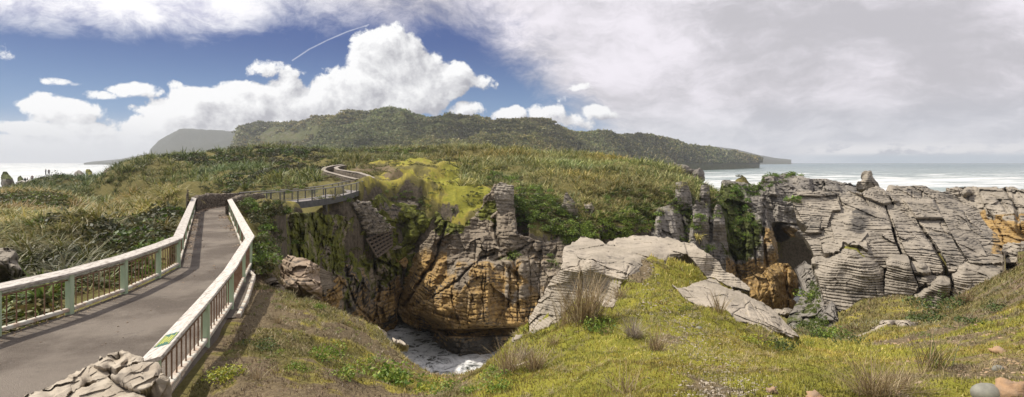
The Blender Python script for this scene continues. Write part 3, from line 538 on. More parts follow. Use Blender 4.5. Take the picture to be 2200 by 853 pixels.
# ---- the great pancake slab
sl_bl=[([(1715,413),(1760,411),(1800,418),(1760,424),(1716,420)],1.08,2),
 ([(1940,430),(2005,430),(2030,470),(1970,470)],1.62,4),
 ([(1812,403),(1885,400),(1930,432),(1900,440),(1860,425)],1.62,3),
 ([(1740,470),(1765,465),(1760,500),(1722,504),(1725,492)],1.22,3)]
sl_cr=[([(1903,443),(1915,475),(1923,510),(1935,545),(1950,575),(1958,600),(1972,612)],2.2,3),([(1969,473),(1985,500),(2005,525),(2028,560),(2034,580),(2032,600)],2.8,3),([(2008,432),(2030,468),(2050,500),(2065,525)],2.2,1.8),([(2071,457),(2085,480),(2110,500)],1.6,1.4),([(2083,500),(2092,520),(2105,545)],1.8,1.6),
 ([(1803,418),(1808,440),(1818,450)],1.6,1.2),([(1852,418),(1866,442)],1.8,1.6),([(1788,465),(1795,485),(1803,497)],1.8,1.4),([(1950,530),(1960,560)],1.2,.8),([(2040,600),(2040,630)],1.5,1.2),([(2075,480),(2078,520)],4,1.2),([(2020,480),(2045,520),(2060,545)],1.5,.9),([(2150,530),(2160,548)],2.5,1.5),
 ([(1960,600),(1968,612),(1973,622)],1.8,1.6),([(1912,422),(1920,440)],1.8,1.2),([(1958,412),(1962,428)],1.5,1),([(2055,424),(2070,440)],1.5,1),([(1980,412),(1983,425)],1.3,1),([(1718,500),(1760,502)],2,1.2)]
def sl_mix(u,v,P):
    n=nrm(P,.3); e=pdist(u,v,[(2090,460),(2120,500),(2150,530)])
    mo=np.maximum(sm(10,3,pdist(u,v,[(1812,524),(1842,528)])),sm(6,2,pdist(u,v,[(1850,535),(1866,550)]))*.7)
    dk=.75*sm(40,10,np.hypot((u-1845)*1.0,v-482))+.5*sm(.15,.45,fbm(P,.35,3,44))+.5*sm(1770,1740,u)*sm(500,560,v)
    return st3(mo,sm(18,4,e-8*(u>2110))*.0+.8*sm(2120,2140,u)*(v<545)*(v>440),dk)
relief('pancake_rock',sl_out,sl_dep,1.05,M_ROCK,sl_bl,sl_cr,bmax=True,strat=(.21,.22,.045,.4,.15),seam_shade=.32,fac=[(.5,.22),(.16,.9)],rough=(.5,.2,4),flute=(.4,.4),blk=(.3,.35,.22),mixf=sl_mix,thick=7,label='huge leaning grey slab of layered pancake rock split by dark diagonal cracks',cat='rock formation',seed=51,c=.05,drop=.35)
# the separate layered blocks that make up its face
SLR=RBF(np.array(sl_dep,float)[:,:2]/200.,np.array(sl_dep,float)[:,2],.05)
def pblock(ol,off,lb,sd,top_=9,cr=()):
    o=np.array(ol,float); vmin=o[:,1].min(); h_=o[:,1].max()-vmin; Ys=SLR(o/200.); dep=[]; c0=o.mean(0)
    vt=np.array([min(y for x,y in ol if abs(x-px)<max(12,.12*(o[:,0].max()-o[:,0].min()))) for px,_ in ol])
    for (x,y),Y_,t_ in zip(ol,Ys,vt):
        if y<=t_+h_*.12+1 and y<c0[1]: dep+= [(x,y,Y_-off+off*.85+.5),(x*.93+c0[0]*.07,y+top_,Y_-off)]
        else: dep.append((x,y,Y_-off))
    dep.append((c0[0],c0[1],float(SLR(c0[None]/200.)[0])-off-.15))
    def mx(u,v,P): return st3(.8*sm(12,4,pdist(u,v,[(1812,526),(1842,530),(1858,545)]))*(off>2.)*(off<2.4),0*u,.7*sm(34,10,np.hypot(u-1845,v-482))*(off<1.2)+.45*sm(.15,.45,fbm(P,.35,3,44)))
    relief('pancake_block',ol,dep,1.0,M_ROCK,(),cr,strat=(.21,.22,.045,.35,.15),seam_shade=.30,fac=[(.4,.28),(.14,1.0)],rough=(.35,.3,4),mixf=mx,thick=off+2.6,label=lb,cat='rock block',group='layered blocks of the great slab',seed=sd,drop=.3)
for k_,(ol_,off_,lb_) in enumerate([
 ([(1782,458),(1800,455),(1815,443),(1832,437),(1898,441),(1903,450),(1912,480),(1921,515),(1934,548),(1944,570),(1925,580),(1890,570),(1860,560),(1800,552),(1790,500)],1.1,'broad central block with a dark stain left of the longest diagonal crack'),
 ([(1907,440),(1948,446),(1966,468),(1982,500),(2001,530),(2020,560),(2027,582),(2015,592),(1995,580),(1968,560),(1948,545),(1933,510),(1920,475)],.9,'long leaning block between the two main diagonal cracks'),
 ([(1975,470),(2020,473),(2040,500),(2055,530),(2075,560),(2052,580),(2038,582),(2033,560),(2012,525),(1990,498)],.8,'leaning block right of the second main crack'),
 ([(2008,432),(2035,432),(2050,455),(2068,462),(2080,485),(2105,520),(2120,550),(2150,560),(2120,566),(2082,562),(2058,525),(2038,490),(2020,455)],.8,'narrow slanting block reaching from the skyline ridge down to the grassy bank'),
 ([(1742,556),(1768,548),(1800,548),(1806,531),(1812,524),(1842,526),(1860,545),(1880,553),(1896,570),(1898,600),(1898,640),(1850,642),(1822,664),(1772,678),(1770,640),(1758,600),(1748,575)],2.2,'largest lower block, its ledge tinged with yellow moss, standing on the gully turf'),
 ([(1762,512),(1775,502),(1800,497),(1855,508),(1862,520),(1864,538),(1845,524),(1812,520),(1803,540),(1770,543)],1.7,'small flat-topped step block resting above the mossy ledge'),
 ([(1902,554),(1910,547),(1950,548),(1956,570),(1962,590),(1972,612),(1962,634),(1902,640),(1901,600),(1907,575)],2.6,'tall squared block left of the pair of low steps at the slab foot'),
 ([(1957,562),(1972,557),(1992,560),(2001,586),(1964,585)],1.9,'small block perched on the thin step at the foot of the long leaning block'),
 ([(1966,588),(2020,589),(2000,608),(1976,615)],2.2,'thin wedge-shaped step under the small perched block'),
 ([(1962,624),(1985,612),(2005,596),(2020,590),(2041,596),(2042,640),(2024,650),(2010,670),(1995,666),(1985,647),(1965,638)],3.2,'pointed block narrowing downwards into the shrubs at the slab foot'),
 ([(2044,584),(2066,563),(2100,561),(2150,567),(2190,569),(2186,582),(2150,597),(2105,614),(2060,642),(2048,636),(2050,602)],2.5,'long low block with a pale top running right along the grassy bank'),
 ([(1716,412),(1762,410),(1800,418),(1800,430),(1806,450),(1785,452),(1778,490),(1735,486),(1722,470),(1708,440)],.7,'upper left block of the great slab above the cave mouth'),
 ([(1942,430),(2002,430),(2014,452),(2018,468),(1972,466),(1955,446)],.8,'block directly under the flat-topped skyline stones')]): pblock(ol_,off_,lb_,500+k_*7,top_=8 if off_<1.5 else 11)
# headland behind it with ochre flank
hd_out=[(2030,402),(2060,405),(2090,402),(2098,400),(2115,404),(2135,400),(2160,405),(2180,403),(2190,408),(2260,411),(2260,560),(2150,545),(2100,470),(2060,440)]
relief('coastal_headland',hd_out,[(2040,405,92),(2260,411,84),(2260,540,70),(2150,540,72),(2120,470,80),(2190,480,76)],1.3,M_ROCK,[([(2098,400),(2175,402),(2180,430),(2185,500),(2150,470),(2120,460)],1.6,5),([(2178,404),(2260,412),(2260,500),(2190,490)],1.6,5),([(2035,403),(2062,406),(2070,420),(2040,420)],1,3)],
 [([(2160,408),(2185,450),(2192,490)],3,2),([(2115,440),(2150,500),(2165,540)],2.5,1.6),([(2150,432),(2165,455)],6,2),([(2062,408),(2066,420)],2,1.2)],strat=(.35,.2,.05,.5),fac=[(.6,.3),(.2,1)],rough=(.7,.25,4),flute=(.6,.3),blk=(.5,.35,.4),
 mixf=lambda u,v,P: st3(.0*u,.95*sm(445,480,v+nrm(P,.3)*30+ (u-2150)*-.15),.5*sm(2180,2230,u)*sm(430,470,v)),thick=8,kind='structure',seed=61)
# loose layered blocks on the skyline and at the slab's foot
def chunk(name,outline,Y,lab,cat='rock',dY=2.0,th=.3,m=M_ROCK,seed=0,top=None,mix=None,group=None,rough=(.3,.5,4),step=.9,thick=None,am=.13,fine=.03):
    o=np.array(outline,float); c0=o.mean(0); r=(o.max(0)-o.min(0))/2
    dep=[(c0[0],c0[1],Y)]+[(x,y,Y+dY*(.6 if y>c0[1] else 1.)) for x,y in outline]
    return relief(name,outline,dep,step,m,strat=(th,am,.03,.3),rough=rough,blk=None,mixf=mix or (lambda u,v,P: st3((sm(top+4,top-1,v) if top else 0*u),0*u,.3*sm(0,.4,nrm(P,.8)))),thick=thick or dY*1.6,fac=[(.25,.8),(.1,2.2)],label=lab,cat=cat,group=group,seed=seed,fine=fine)
chunk('sea_stack',[(1850,372),(1860,366),(1872,368),(1875,380),(1886,392),(1892,410),(1840,406),(1843,390),(1853,384)],84,'double knobbed sea stack standing above the long grey slab before the surf',seed=71)
chunk('skyline_rock',[(1900,412),(1910,400),(1930,398),(1934,412),(1915,425),(1903,420)],80,'rounded rock knob on the slab ridge right of the double knobbed stack',seed=72)
chunk('skyline_rock',[(1953,404),(1960,399),(1984,399),(1988,410),(1955,414)],80,'small flat-topped rock block on the skyline over the slab',seed=73)
chunk('skyline_rock',[(2065,412),(2072,405),(2085,407),(2090,416),(2080,420),(2068,418)],86,'round rock knob in the notch between slab and ochre headland',seed=74)
chunk('rock_slab',[(2156,525),(2170,519),(2240,522),(2240,552),(2160,548),(2152,540)],50,'layered grey rock shelf beneath the ochre cliff above the grassy bank',seed=75,dY=1.5)
chunk('rock_slab',[(2152,560),(2165,553),(2210,552),(2230,556),(2200,562),(2158,566)],47,'thin tilted rock plate lying at the top of the grassy bank',seed=76,dY=1.2)
chunk('overhanging_rock',[(1706,500),(1720,492),(1738,486),(1752,490),(1758,502),(1740,508),(1718,508)],66,'dark curled rock lip overhanging the ochre cave mouth',seed=77,dY=1.2,m=M_KARST)
for k,(ol,Y,lb) in enumerate([([(1060,400),(1085,392),(1104,400),(1104,440),(1090,470),(1068,450)],72,'weathered grey rock pinnacle at the head of the ochre sea cliff'),
 ([(1212,420),(1218,412),(1226,425),(1240,440),(1244,470),(1225,478),(1205,450)],75,'pale pointed outcrop rising from green scrub, left of the round one'),([(1256,438),(1268,433),(1276,445),(1272,460),(1258,456)],75,'small round grey outcrop amid the scrub slope'),
 ([(1452,395),(1474,390),(1484,420),(1488,450),(1456,450)],82,'dark layered pinnacle at the right end of the flax slope'),([(1488,448),(1496,430),(1512,432),(1522,452),(1524,520),(1495,520)],78,'layered grey karst tower left of the yellow flax clump'),
 ([(1535,445),(1540,438),(1547,440),(1556,470),(1565,540),(1530,540)],78,'slender spire of karst with a narrow pale tip'),([(1506,398),(1514,394),(1524,400),(1524,450),(1506,448)],86,'thin dark karst pillar between two towers'),
 ([(1487,368),(1502,358),(1512,368),(1514,385),(1495,392)],120,'brown stack at the edge of the surf, right of the flax hill'),([(1410,352),(1440,350),(1465,354),(1490,362),(1500,385),(1480,385)],122,'long brown outcrop along the flax hill edge above the surf')]):
    chunk('rock_pinnacle' if k not in(2,8) else 'rock_outcrop',ol,Y,lb,m=M_KARST if k>2 else M_ROCK,seed=80+k,dY=1.6,rough=(.6,.6,4),th=.4)
cam=bpy.data.cameras.new('camera'); co=bpy.data.objects.new('camera',cam); COL.objects.link(co); co.location=(0,0,CZ); co.rotation_euler=(math.pi/2,0,0)
cam.sensor_width=36; cam.lens=36*F/2200; cam.shift_y=(HV-426.5)/2200; cam.clip_end=60000; cam.clip_start=.05; scene.camera=co
# ---------------------------------------------------------------- path
def lerp_line(L,n):
    L=np.array(L,float); d=np.r_[0,np.cumsum(np.linalg.norm(np.diff(L,axis=0),axis=1))]; t=np.linspace(0,d[-1],n); return np.stack([np.interp(t,d,L[:,k]) for k in range(L.shape[1])],1)
ll=np.array(PL);rr=np.array(PR); n=240
# pair both edges by station
def station(L): 
    d=np.r_[0,np.cumsum(np.linalg.norm(np.diff(L,axis=0),axis=1))]; return d/d[-1]
ks=np.linspace(0,1,len(PL)); tt=np.linspace(0,1,n)
Lp=np.stack([np.interp(tt,ks,ll[:,k]) for k in(0,1)],1); Rp=np.stack([np.interp(tt,ks,rr[:,k]) for k in(0,1)],1)
m_=26; q=np.linspace(-.02,1.03,m_)
Pp=(Lp[:,None]*(1-q)[None,:,None]+Rp[:,None]*q[None,:,None]).reshape(-1,2)
z=.0+fbm(np.c_[Pp,Pp[:,:1]*0],.5,2,3)*.012; z=np.where((np.tile(q,n)<0)|(np.tile(q,n)>1),-.12,z)
tag(mesh('path',np.c_[Pp,z],gridfaces(n,m_),M_ASPH,smooth=True),kind='structure')
# ---------------------------------------------------------------- timber railings
def railing(name,posts,label,bal_step,side,z0=0.0,h=1.05,sign=None,H=None):
    root=empty(name,(posts[0][0],posts[0][1],z0),label,'railing'); parts=[]
    P=[np.array([x,y,z0]) for x,y in posts]; Hh=H or [h]*len(P)
    dirs=[]
    for i in range(len(P)):
        a=P[max(i-1,0)];b=P[min(i+1,len(P)-1)];d=(b-a);d/=np.linalg.norm(d);dirs.append(d)
    for p,d,hh in zip(P,dirs,Hh):
        s=1.0 if p[1]<20 else .8; mb=MB(); b=mb.bar(p+[0,0,-.35],p+[0,0,hh-.09],.15*s,.13*s,up=d); parts.append(mb.build('post',M_MINT,root))
    top=MB(); fas=MB(); low=MB(); mid=MB(); nb=0
    for i in range(len(P)-1):
        a=P[i];b=P[i+1]; d=b-a; L=np.linalg.norm(d); d/=L; nrm_=np.array([d[1],-d[0],0])*side; ha,hb=Hh[i],Hh[i+1]
        e=.0; tilt=np.array([0,0,1.])+nrm_*-.22; tilt/=np.linalg.norm(tilt)
        a2=a+[0,0,ha]-d*(.22 if i==0 else .03); b2=b+[0,0,hb]+d*(.2 if i==len(P)-2 else .0)
        mb=MB(); mb.bar(a2-[0,0,.03],b2-[0,0,.03],.30,.055,up=tilt); parts.append(mb.build('top_board',M_PLANK,root))
        mb=MB(); mb.bar(a2-[0,0,.115]+nrm_*.0,b2-[0,0,.115],.10,.11); parts.append(mb.build('under_beam',M_FASCIA,root))
        mb=MB(); c=nrm_*0; mb.bar(a+[0,0,.12]+d*.07,b+[0,0,.12]-d*.07,.13,.085); parts.append(mb.build('bottom_rail',M_KERB,root))
        mb=MB(); mb.bar(a+[0,0,ha-.215]+d*.07,b+[0,0,hb-.215]-d*.07,.05,.03); parts.append(mb.build('steel_bar',M_RUST,root))
        if a[1]<19.3 or (i<6):
            k=max(int(L/bal_step),2)
            for j in range(1,k):
                p=a+d*(L*j/k); hh=ha+(hb-ha)*j/k
                if nb<96: mb=MB(); mb.tube([p+[0,0,.14],p+[0,0,hh-.22]],.0135,6); parts.append(mb.build('baluster',M_RUST,root)); nb+=1
        else:
            k=int(L/.5)
            for j in range(1,k):
                p=a+d*(L*j/k)
                if nb<99: mb=MB(); mb.tube([p+[0,0,.14],p+[0,0,ha-.22]],.016,5); parts.append(mb.build('baluster',M_RUST,root)); nb+=1
    local(parts,root); return root
def seg(a,b,n): return [(a[0]+(b[0]-a[0])*k/n,a[1]+(b[1]-a[1])*k/n) for k in range(1,n+1)]
Lposts=[(-11.0,8.2),(-10.9,9.9),(-10.85,11.75),(-10.65,13.45),(-10.76,15.5),(-11.15,17.6),(-11.6,19.4)]+seg((-11.6,19.4),(-22.65,39.8),7)
railing('handrail_fence',Lposts,'long pale green and weathered board railing on the flax side of the path',.2,-1)
Rposts=[(-5.28,8.25),(-6.15,11.2),(-7.06,14.0),(-8.22,17.05),(-9.1,19.4)]+seg((-9.1,19.4),(-19.3,38.2),7)
rr_=railing('handrail_fence',Rposts,'pale green railing above the gorge with a green and yellow sticker on its top board',.27,1,H=[.84,.95,1.0,1.03,1.05]+[1.05]*7)
# sticker on the near top board
a=np.array([-5.28,8.25,.84]);b=np.array([-6.15,11.2,.95]); d=(b-a)/np.linalg.norm(b-a); nr=np.array([d[1],-d[0],0]); up=np.array([0,0,1.])-nr*.22;up/=np.linalg.norm(up); up=up-d*up.dot(d);up/=np.linalg.norm(up); ac_=np.cross(up,d)
def plate(c,l,w,t,m,name,skew=0):
    c=np.array(c); V=[]
    for dz in(0,t):
        for x,y in((-1,-1),(1,-1),(1,1),(-1,1)): V.append(c+d*(x*l/2+y*skew)+ac_*(y*w/2)+up*dz)
    mb=MB(); mb.box8(V); o=mb.build(name,m,rr_); local([o],rr_); return o
s0=a+d*.62-[0,0,.0235]+up*.0285
st_=plate(s0,.58,.21,.003,M_SIGNG,'sticker'); st_['label']='green sticker with yellow bands'
for k,(dx,dy,l,w) in enumerate([(0,.085,.5,.012),(0,-.085,.5,.012),(0,.05,.36,.016),(-.02,.018,.3,.02),(.03,-.018,.34,.016),(0,-.052,.3,.02)]):
    plate(s0+d*dx+ac_*dy+up*.0032,l,w,.0015,M_SIGNY,'yellow_band')
for y_ in(-.07,.07): 
    mb=MB(); c_=a+d*(.05 if y_<0 else .12)-[0,0,.03]+up*.0285+ac_*y_; mb.tube([c_,c_+up*.004],.018,8); o=mb.build('bolt',M_RUST,rr_); local([o],rr_)
# verge board right of the railing
kp=[W(537,578,18.6),W(546,583,17.9),W(530,640,14.9),W(512,684,13.3)]
mb=MB()
for p,q_ in zip(kp[:-1],kp[1:]): mb.bar([p[0],p[1],-.03],[q_[0],q_[1],-.03],.09,.16)
o=mb.build('edging_board',M_KERB); recentre(o); tag(o,'weathered timber edging board beside the dark verge outside the gorge-side railing','edging')
vp=np.array([(-8.35,17.0),(-9.2,19.6),(-8.55,19.2),(-7.95,17.0),(-6.7,14.0),(-6.35,13.2),(-7.15,13.9)])
vg=[(-9.15,19.3,-8.75,19.0),(-8.3,17.05,-7.9,16.8),(-7.15,14.0,-6.75,14.2),(-6.85,13.1,-6.5,13.3)]
Vv=[];
for x0,y0,x1,y1 in vg: Vv+= [(x0,y0,-.02),(x1,y1,-.02)]
o=mesh('verge_strip',Vv,np.array([[0,1,3,2],[2,3,5,4],[4,5,7,6]]),M_ASPH); tag(o,kind='structure')
# ---------------------------------------------------------------- stone walls
def wall(name,pts,h,w,label,seed=0,cap=M_WALL,zb=-.6):
    """pts (x,y,ztop)"""
    P=lerp_line(pts,max(8,int(12+sum(np.linalg.norm(np.diff(np.array(pts),axis=0),axis=1))*5))); n=len(P); T=np.gradient(P,axis=0); T[:,2]=0; T/=np.linalg.norm(T,axis=1,keepdims=True); N=np.stack([T[:,1],-T[:,0],T[:,0]*0],1)
    prof=[(-.5,-h+zb),(-.5,-h*.66),(-.52,-h*.33),(-.5,-.1),(-.36,0),(-.12,.03),(.12,.03),(.36,0),(.5,-.1),(.52,-h*.33),(.5,-h*.66),(.5,-h+zb)]
    k=len(prof); V=(P[:,None]+N[:,None]*(np.array([p[0] for p in prof])*w)[None,:,None]+np.array([[0,0,p[1]] for p in prof])[None]).reshape(-1,3)
    V+=st3(fbm(V,1.6,3,seed),fbm(V,1.6,3,seed+5),fbm(V,1.9,3,seed+9))*.09+st3(*[fbm(V,6,2,seed+20+i) for i in range(3)])*.035
    F_=gridfaces(n,k); c1=[list(range(k))]; mb=MB(); mb.add(V,F_); 
    V2=np.vstack([V,V[:k].mean(0),V[-k:].mean(0)]); tri=[[n*k,i+1,i] for i in range(k-1)]+[[n*k,0,k-1]]+[[n*k+1,(n-1)*k+i,(n-1)*k+i+1] for i in range(k-1)]
    o=mesh(name,V2,[F_,np.array(tri)],M_WALL,smooth=True); recentre(o); tag(o,label,'stone wall','rubble stone walls along the path'); return o
wall('stone_wall',[(-22.75,40,1.05),(-23.75,42.2,1.05),(-24,44,1.05),(-23.6,46,1.0),(-22.9,47.6,.95)],1.05,.45,'curved brown rubble wall on the outer side of the bend before the footbridge',1)
wall('stone_wall',[(-19.4,38.3,1.02),(-20.1,40.4,1.02),(-20.8,42.5,1.0),(-20.95,44.4,.98),(-20.75,46.3,.95)],1.02,.42,'curved brown rubble wall on the inner gorge side before the footbridge',2)
def PT(u,v,Y): return tuple(W(u,v,Y))
M_CAP=simple('wall_cap',(.34,.30,.25),(.22,.19,.16),2,.9)
WZ1=[PT(768,386,77),PT(745,381,80),PT(726,376,83),PT(703,370,86),PT(694,366,90),PT(698,361,96),PT(714,357,102),PT(735,354,109)]
WZ2=[PT(802,384,77),PT(790,378,80),PT(772,372,84),PT(745,368,88),PT(726,365,92),PT(721,361,97),PT(728,358,102),PT(742,356,108)]
for w_,lb,s in((WZ1,'pale-capped wall on the outer side of the zigzag beyond the footbridge',3),(WZ2,'pale-capped wall on the inner side of the zigzag beyond the footbridge',4)):
    o=wall('stone_wall',w_,1.1,.55,lb,s); P=lerp_line(w_,60); mb=MB()
    L0=np.array(o.location)
    for p,q_ in zip(P[:-1],P[1:]): mb.bar(p-L0+[0,0,.06],q_-L0+[0,0,.06],.62,.1)
    mb.build('coping',M_CAP,o)
# zigzag path bed
A1=lerp_line(WZ1,60);A2=lerp_line(WZ2,60); Vz=np.stack([A1,A2],1).reshape(-1,3)-[0,0,1.0]; tag(mesh('path',Vz,gridfaces(60,2),M_DECK),kind='structure')
# near stone wall end
ws=empty('stone_wall',(-6.2,6.8,0),'pale broken rubble wall end standing on the path edge beneath the railing end','stone wall')
def stone(outline,Y,dY,seed,slope=0):
    o=np.array(outline,float); c0=o.mean(0)
    dep=[(x,y,Y+slope*(c0[1]-y)+dY*.3) for x,y in outline]+[(c0[0]*.2+x*.8,c0[1]*.2+y*.8,Y+slope*(c0[1]-y)*.8) for x,y in outline]+[(c0[0],c0[1],Y)]+[(c0[0]*.4+x*.6,c0[1]*.4+y*.6,Y+slope*(c0[1]-y)*.6) for x,y in outline]
    m=relief('wall_stone',outline,dep,1.0,M_STONE,strat=None,fac=[(.09,1.2),(.035,4)],rough=(.05,1.2,6),blk=None,thick=.7,seed=seed,fine=.006,seam_shade=0,parent=ws,drop=.5,mixf=lambda u,v,P: st3(0*u,0*u,.35*sm(0,.4,fbm(P,3,3,5))+.0*u),c=.05)
    local([m],ws); return m
stone([(50,849),(110,830),(155,803),(200,782),(228,790),(236,806),(180,826),(120,862),(60,868)],6.9,.3,1,.012)
stone([(202,786),(215,768),(262,752),(285,760),(309,766),(306,776),(270,784),(238,792)],7.35,.25,2,.012)
stone([(238,808),(270,788),(310,778),(340,778),(347,792),(344,804),(318,838),(300,842),(262,826)],6.9,.3,3,.01)
stone([(150,845),(230,810),(262,828),(300,842),(330,870),(250,885),(130,880)],6.6,.3,4,.01)
stone([(318,838),(346,802),(364,812),(370,872),(325,880)],6.9,.3,5)
# ---------------------------------------------------------------- footbridge
br=empty('footbridge',(-20,60,0),'curved grey steel footbridge with thin handrails crossing the mossy gully','bridge'); bp=[]
N0=[(-20.8,46.2),(-20.1,48.5),(-19.0,51),(-18.2,55),(-18.1,59.5),(-18.6,66),(-19.3,71),(-20.0,76)]
from numpy import array as ar
def smoothline(L,n):
    L=np.array(L,float); k=np.linspace(0,len(L)-1,n); i=np.clip(k.astype(int),0,len(L)-2); t=(k-i)[:,None]
    g=lambda j:L[np.clip(j,0,len(L)-1)]; p0,p1,p2,p3=g(i-1),g(i),g(i+1),g(i+2)
    return .5*((2*p1)+(-p0+p2)*t+(2*p0-5*p1+4*p2-p3)*t*t+(-p0+3*p1-3*p2+p3)*t**3)
nb_=smoothline(N0,61); T=np.gradient(nb_,axis=0);T/=np.linalg.norm(T,axis=1,keepdims=True); fb=nb_+np.stack([-T[:,1],T[:,0]],1)*2.1
def strip(a,b,z0,z1,name,m):
    V=[]
    for p,q_ in zip(a,b): V+=[(*p,z0),(*q_,z0),(*q_,z1),(*p,z1)]
    V=np.array(V); k=len(a); f=[]
    for i in range(k-1):
        o=i*4
        for j in range(4): f.append([o+j,o+(j+1)%4,o+4+(j+1)%4,o+4+j])
    f+=[[0,1,2,3],[4*k-1,4*k-2,4*k-3,4*k-4]]
    bp.append(mesh(name,V,np.array(f),m,br)); return bp[-1]
strip(nb_,fb,-.12,0,'deck',M_DECK)
off=lambda L,d: L+np.stack([T[:,1],-T[:,0]],1)*d
strip(off(nb_,.08),off(nb_,-.1),-.62,-.03,'girder',M_GIRDER); strip(off(fb,.1),off(fb,-.08),-.62,-.03,'girder',M_GIRDER)
for L_ in(nb_,fb):
    mb=MB(); mb.tube(np.c_[L_,np.full(len(L_),1.0)],.055,7); bp.append(mb.build('handrail',M_GREYPAINT,br))
    mb=MB(); mb.tube(np.c_[L_,np.full(len(L_),.16)],.025,5); bp.append(mb.build('lower_rail',M_GREYPAINT,br))
    for i in range(0,61,5):
        p=L_[i]; mb=MB(); mb.bar((*p,-.3),(*p,1.0),.10,.10,up=(1,0,0)); bp.append(mb.build('post',M_GIRDER,br))
    mw=MB()
    for i in range(0,60):
        for f_ in(0,.5):
            p=L_[i]*(1-f_)+L_[i+1]*f_; mw.tube([(*p,.16),(*p,1.0)],.009,4,False)
    bp.append(mw.build('mesh_infill',M_GREYPAINT,br))
for i in(12,30,46): mb=MB(); mb.bar((*(nb_[i]*.5+fb[i]*.5),-6),(*(nb_[i]*.5+fb[i]*.5),-.3),.5,.4,up=(1,0,0)); bp.append(mb.build('pier',M_GIRDER,br))
local(bp,br)
# ---------------------------------------------------------------- timber crib wall and rubble slide
KK=66.5/58
cr=empty('crib_wall',tuple(W(815,515,67)),'dark timber crib retaining wall below the rubble slide','retaining wall'); parts=[]
c00=W(787,515,66);c10=W(842,492,71);c01=W(812,552,66);c11=W(842,528,70.5)
for k in range(6):
    t=k/5; a_=c00*(1-t)+c01*t; b_=c10*(1-t)+c11*t; mb=MB(); mb.bar(a_,b_,.25,.2); parts.append(mb.build('beam',M_DARKWOOD,cr))
for k in range(7):
    t=k/6; a_=c00*(1-t)+c10*t+[0,-.12,.15]; b_=c01*(1-t)+c11*t+[0,-.12,-.1]; mb=MB(); mb.bar(a_,b_,.2,.18,up=(0,1,0)); parts.append(mb.build('upright',M_DARKWOOD,cr))
mb=MB(); q4=[c00,c10,c11,c01]; mb.box8([p+[0,.6,-.1] for p in q4]+[p+[0,.35,-.1] for p in q4]); parts.append(mb.build('backing',simple('crib_fill',(.05,.04,.03),(.02,.018,.015),6,.9),cr))
local(parts,cr)
# rubble: loose angular stones nobody could count
ico=bmesh.new(); bmesh.ops.create_icosphere(ico,subdivisions=1,radius=1); IV=np.array([v.co[:] for v in ico.verts]); IF=np.array([[v.index for v in f.verts] for f in ico.faces]); ico.free()
ico=bmesh.new(); bmesh.ops.create_icosphere(ico,subdivisions=3,radius=1); IV3=np.array([v.co[:] for v in ico.verts]); IF3=np.array([[v.index for v in f.verts] for f in ico.faces]); ico.free()
def stones(name,pts,sz,m,kind='stuff',flat=.6,attrs=True,mix=(0,0,0)):
    k=len(pts); V=IV[None]*(1+RNG.uniform(-.35,.35,(k,len(IV),1))); V=V*(np.array([1,1,flat])*RNG.uniform(.6,1.3,(k,1,3))); an=RNG.uniform(0,6.28,k); c,s=np.cos(an)[:,None],np.sin(an)[:,None]
    V=np.stack([V[...,0]*c-V[...,1]*s,V[...,0]*s+V[...,1]*c,V[...,2]+V[...,0]*RNG.uniform(-.5,.5,(k,1))],-1)*np.asarray(sz)[:,None,None]+np.asarray(pts)[:,None]
    Fc=(IF[None]+np.arange(k)[:,None,None]*len(IV)).reshape(-1,3); V=V.reshape(-1,3)
    at=np.tile(np.array(mix,float),(len(V),1)); at[:,2]=np.repeat(RNG.uniform(0,.6,k),len(IV))
    o=mesh(name,V,Fc,m,attrs={'mixv':at}); o['kind']=kind; return o
pts=[];
for _ in range(900):
    t=RNG.uniform(0,1); u=(765+t*35)+RNG.uniform(-8,8+t*22)+RNG.uniform(0,20); v=438+t*62+RNG.uniform(-6,6)-(u-790)*.12
    pts.append(W(u,v,64.5+1.2*t+RNG.uniform(-.25,.1)+(u-780)*.05))
stones('rubble',pts,RNG.uniform(.12,.42,len(pts)),M_ROCK)
# ---------------------------------------------------------------- plants
def blades(nb,nseg,L,w,spread,droop,rng,cols,tipcol=None,lean=(.15,1.0)):
    """a rosette of strap leaves: V, F4, tint, root at origin"""
    V=[];Fq=[];T=[];n=0
    for b in range(nb):
        a=rng.uniform(0,6.283); ln=L*rng.uniform(.6,1.1); th=rng.uniform(*lean)*spread; dr=droop*rng.uniform(.4,1.4); ww=w*rng.uniform(.7,1.2)
        d=np.array([math.cos(a),math.sin(a),0]); sd=np.array([-d[1],d[0],0]); tw=rng.uniform(-.6,.6); p=d*rng.uniform(0,.08)*L; ang=th; c=np.array(cols[rng.integers(len(cols))])*rng.uniform(.75,1.2); tc=np.array(tipcol if tipcol is not None and rng.random()<.45 else c)
        for k in range(nseg+1):
            t=k/nseg; wd=ww*(1-t**1.6)*(.6+.4*min(1,t*4)) if k<nseg else ww*.08
            s2=sd*math.cos(tw)+np.array([0,0,1])*math.sin(tw)*.6
            V+=[p-s2*wd/2,p+s2*wd/2]; T+=[c*(1-t)+tc*t]*2
            if k<nseg: Fq.append([n,n+1,n+3,n+2])
            n+=2; ang+=dr/nseg; p=p+(d*math.sin(ang)+np.array([0,0,1])*math.cos(ang))*ln/nseg
    return np.array(V),np.array(Fq),np.array(T)
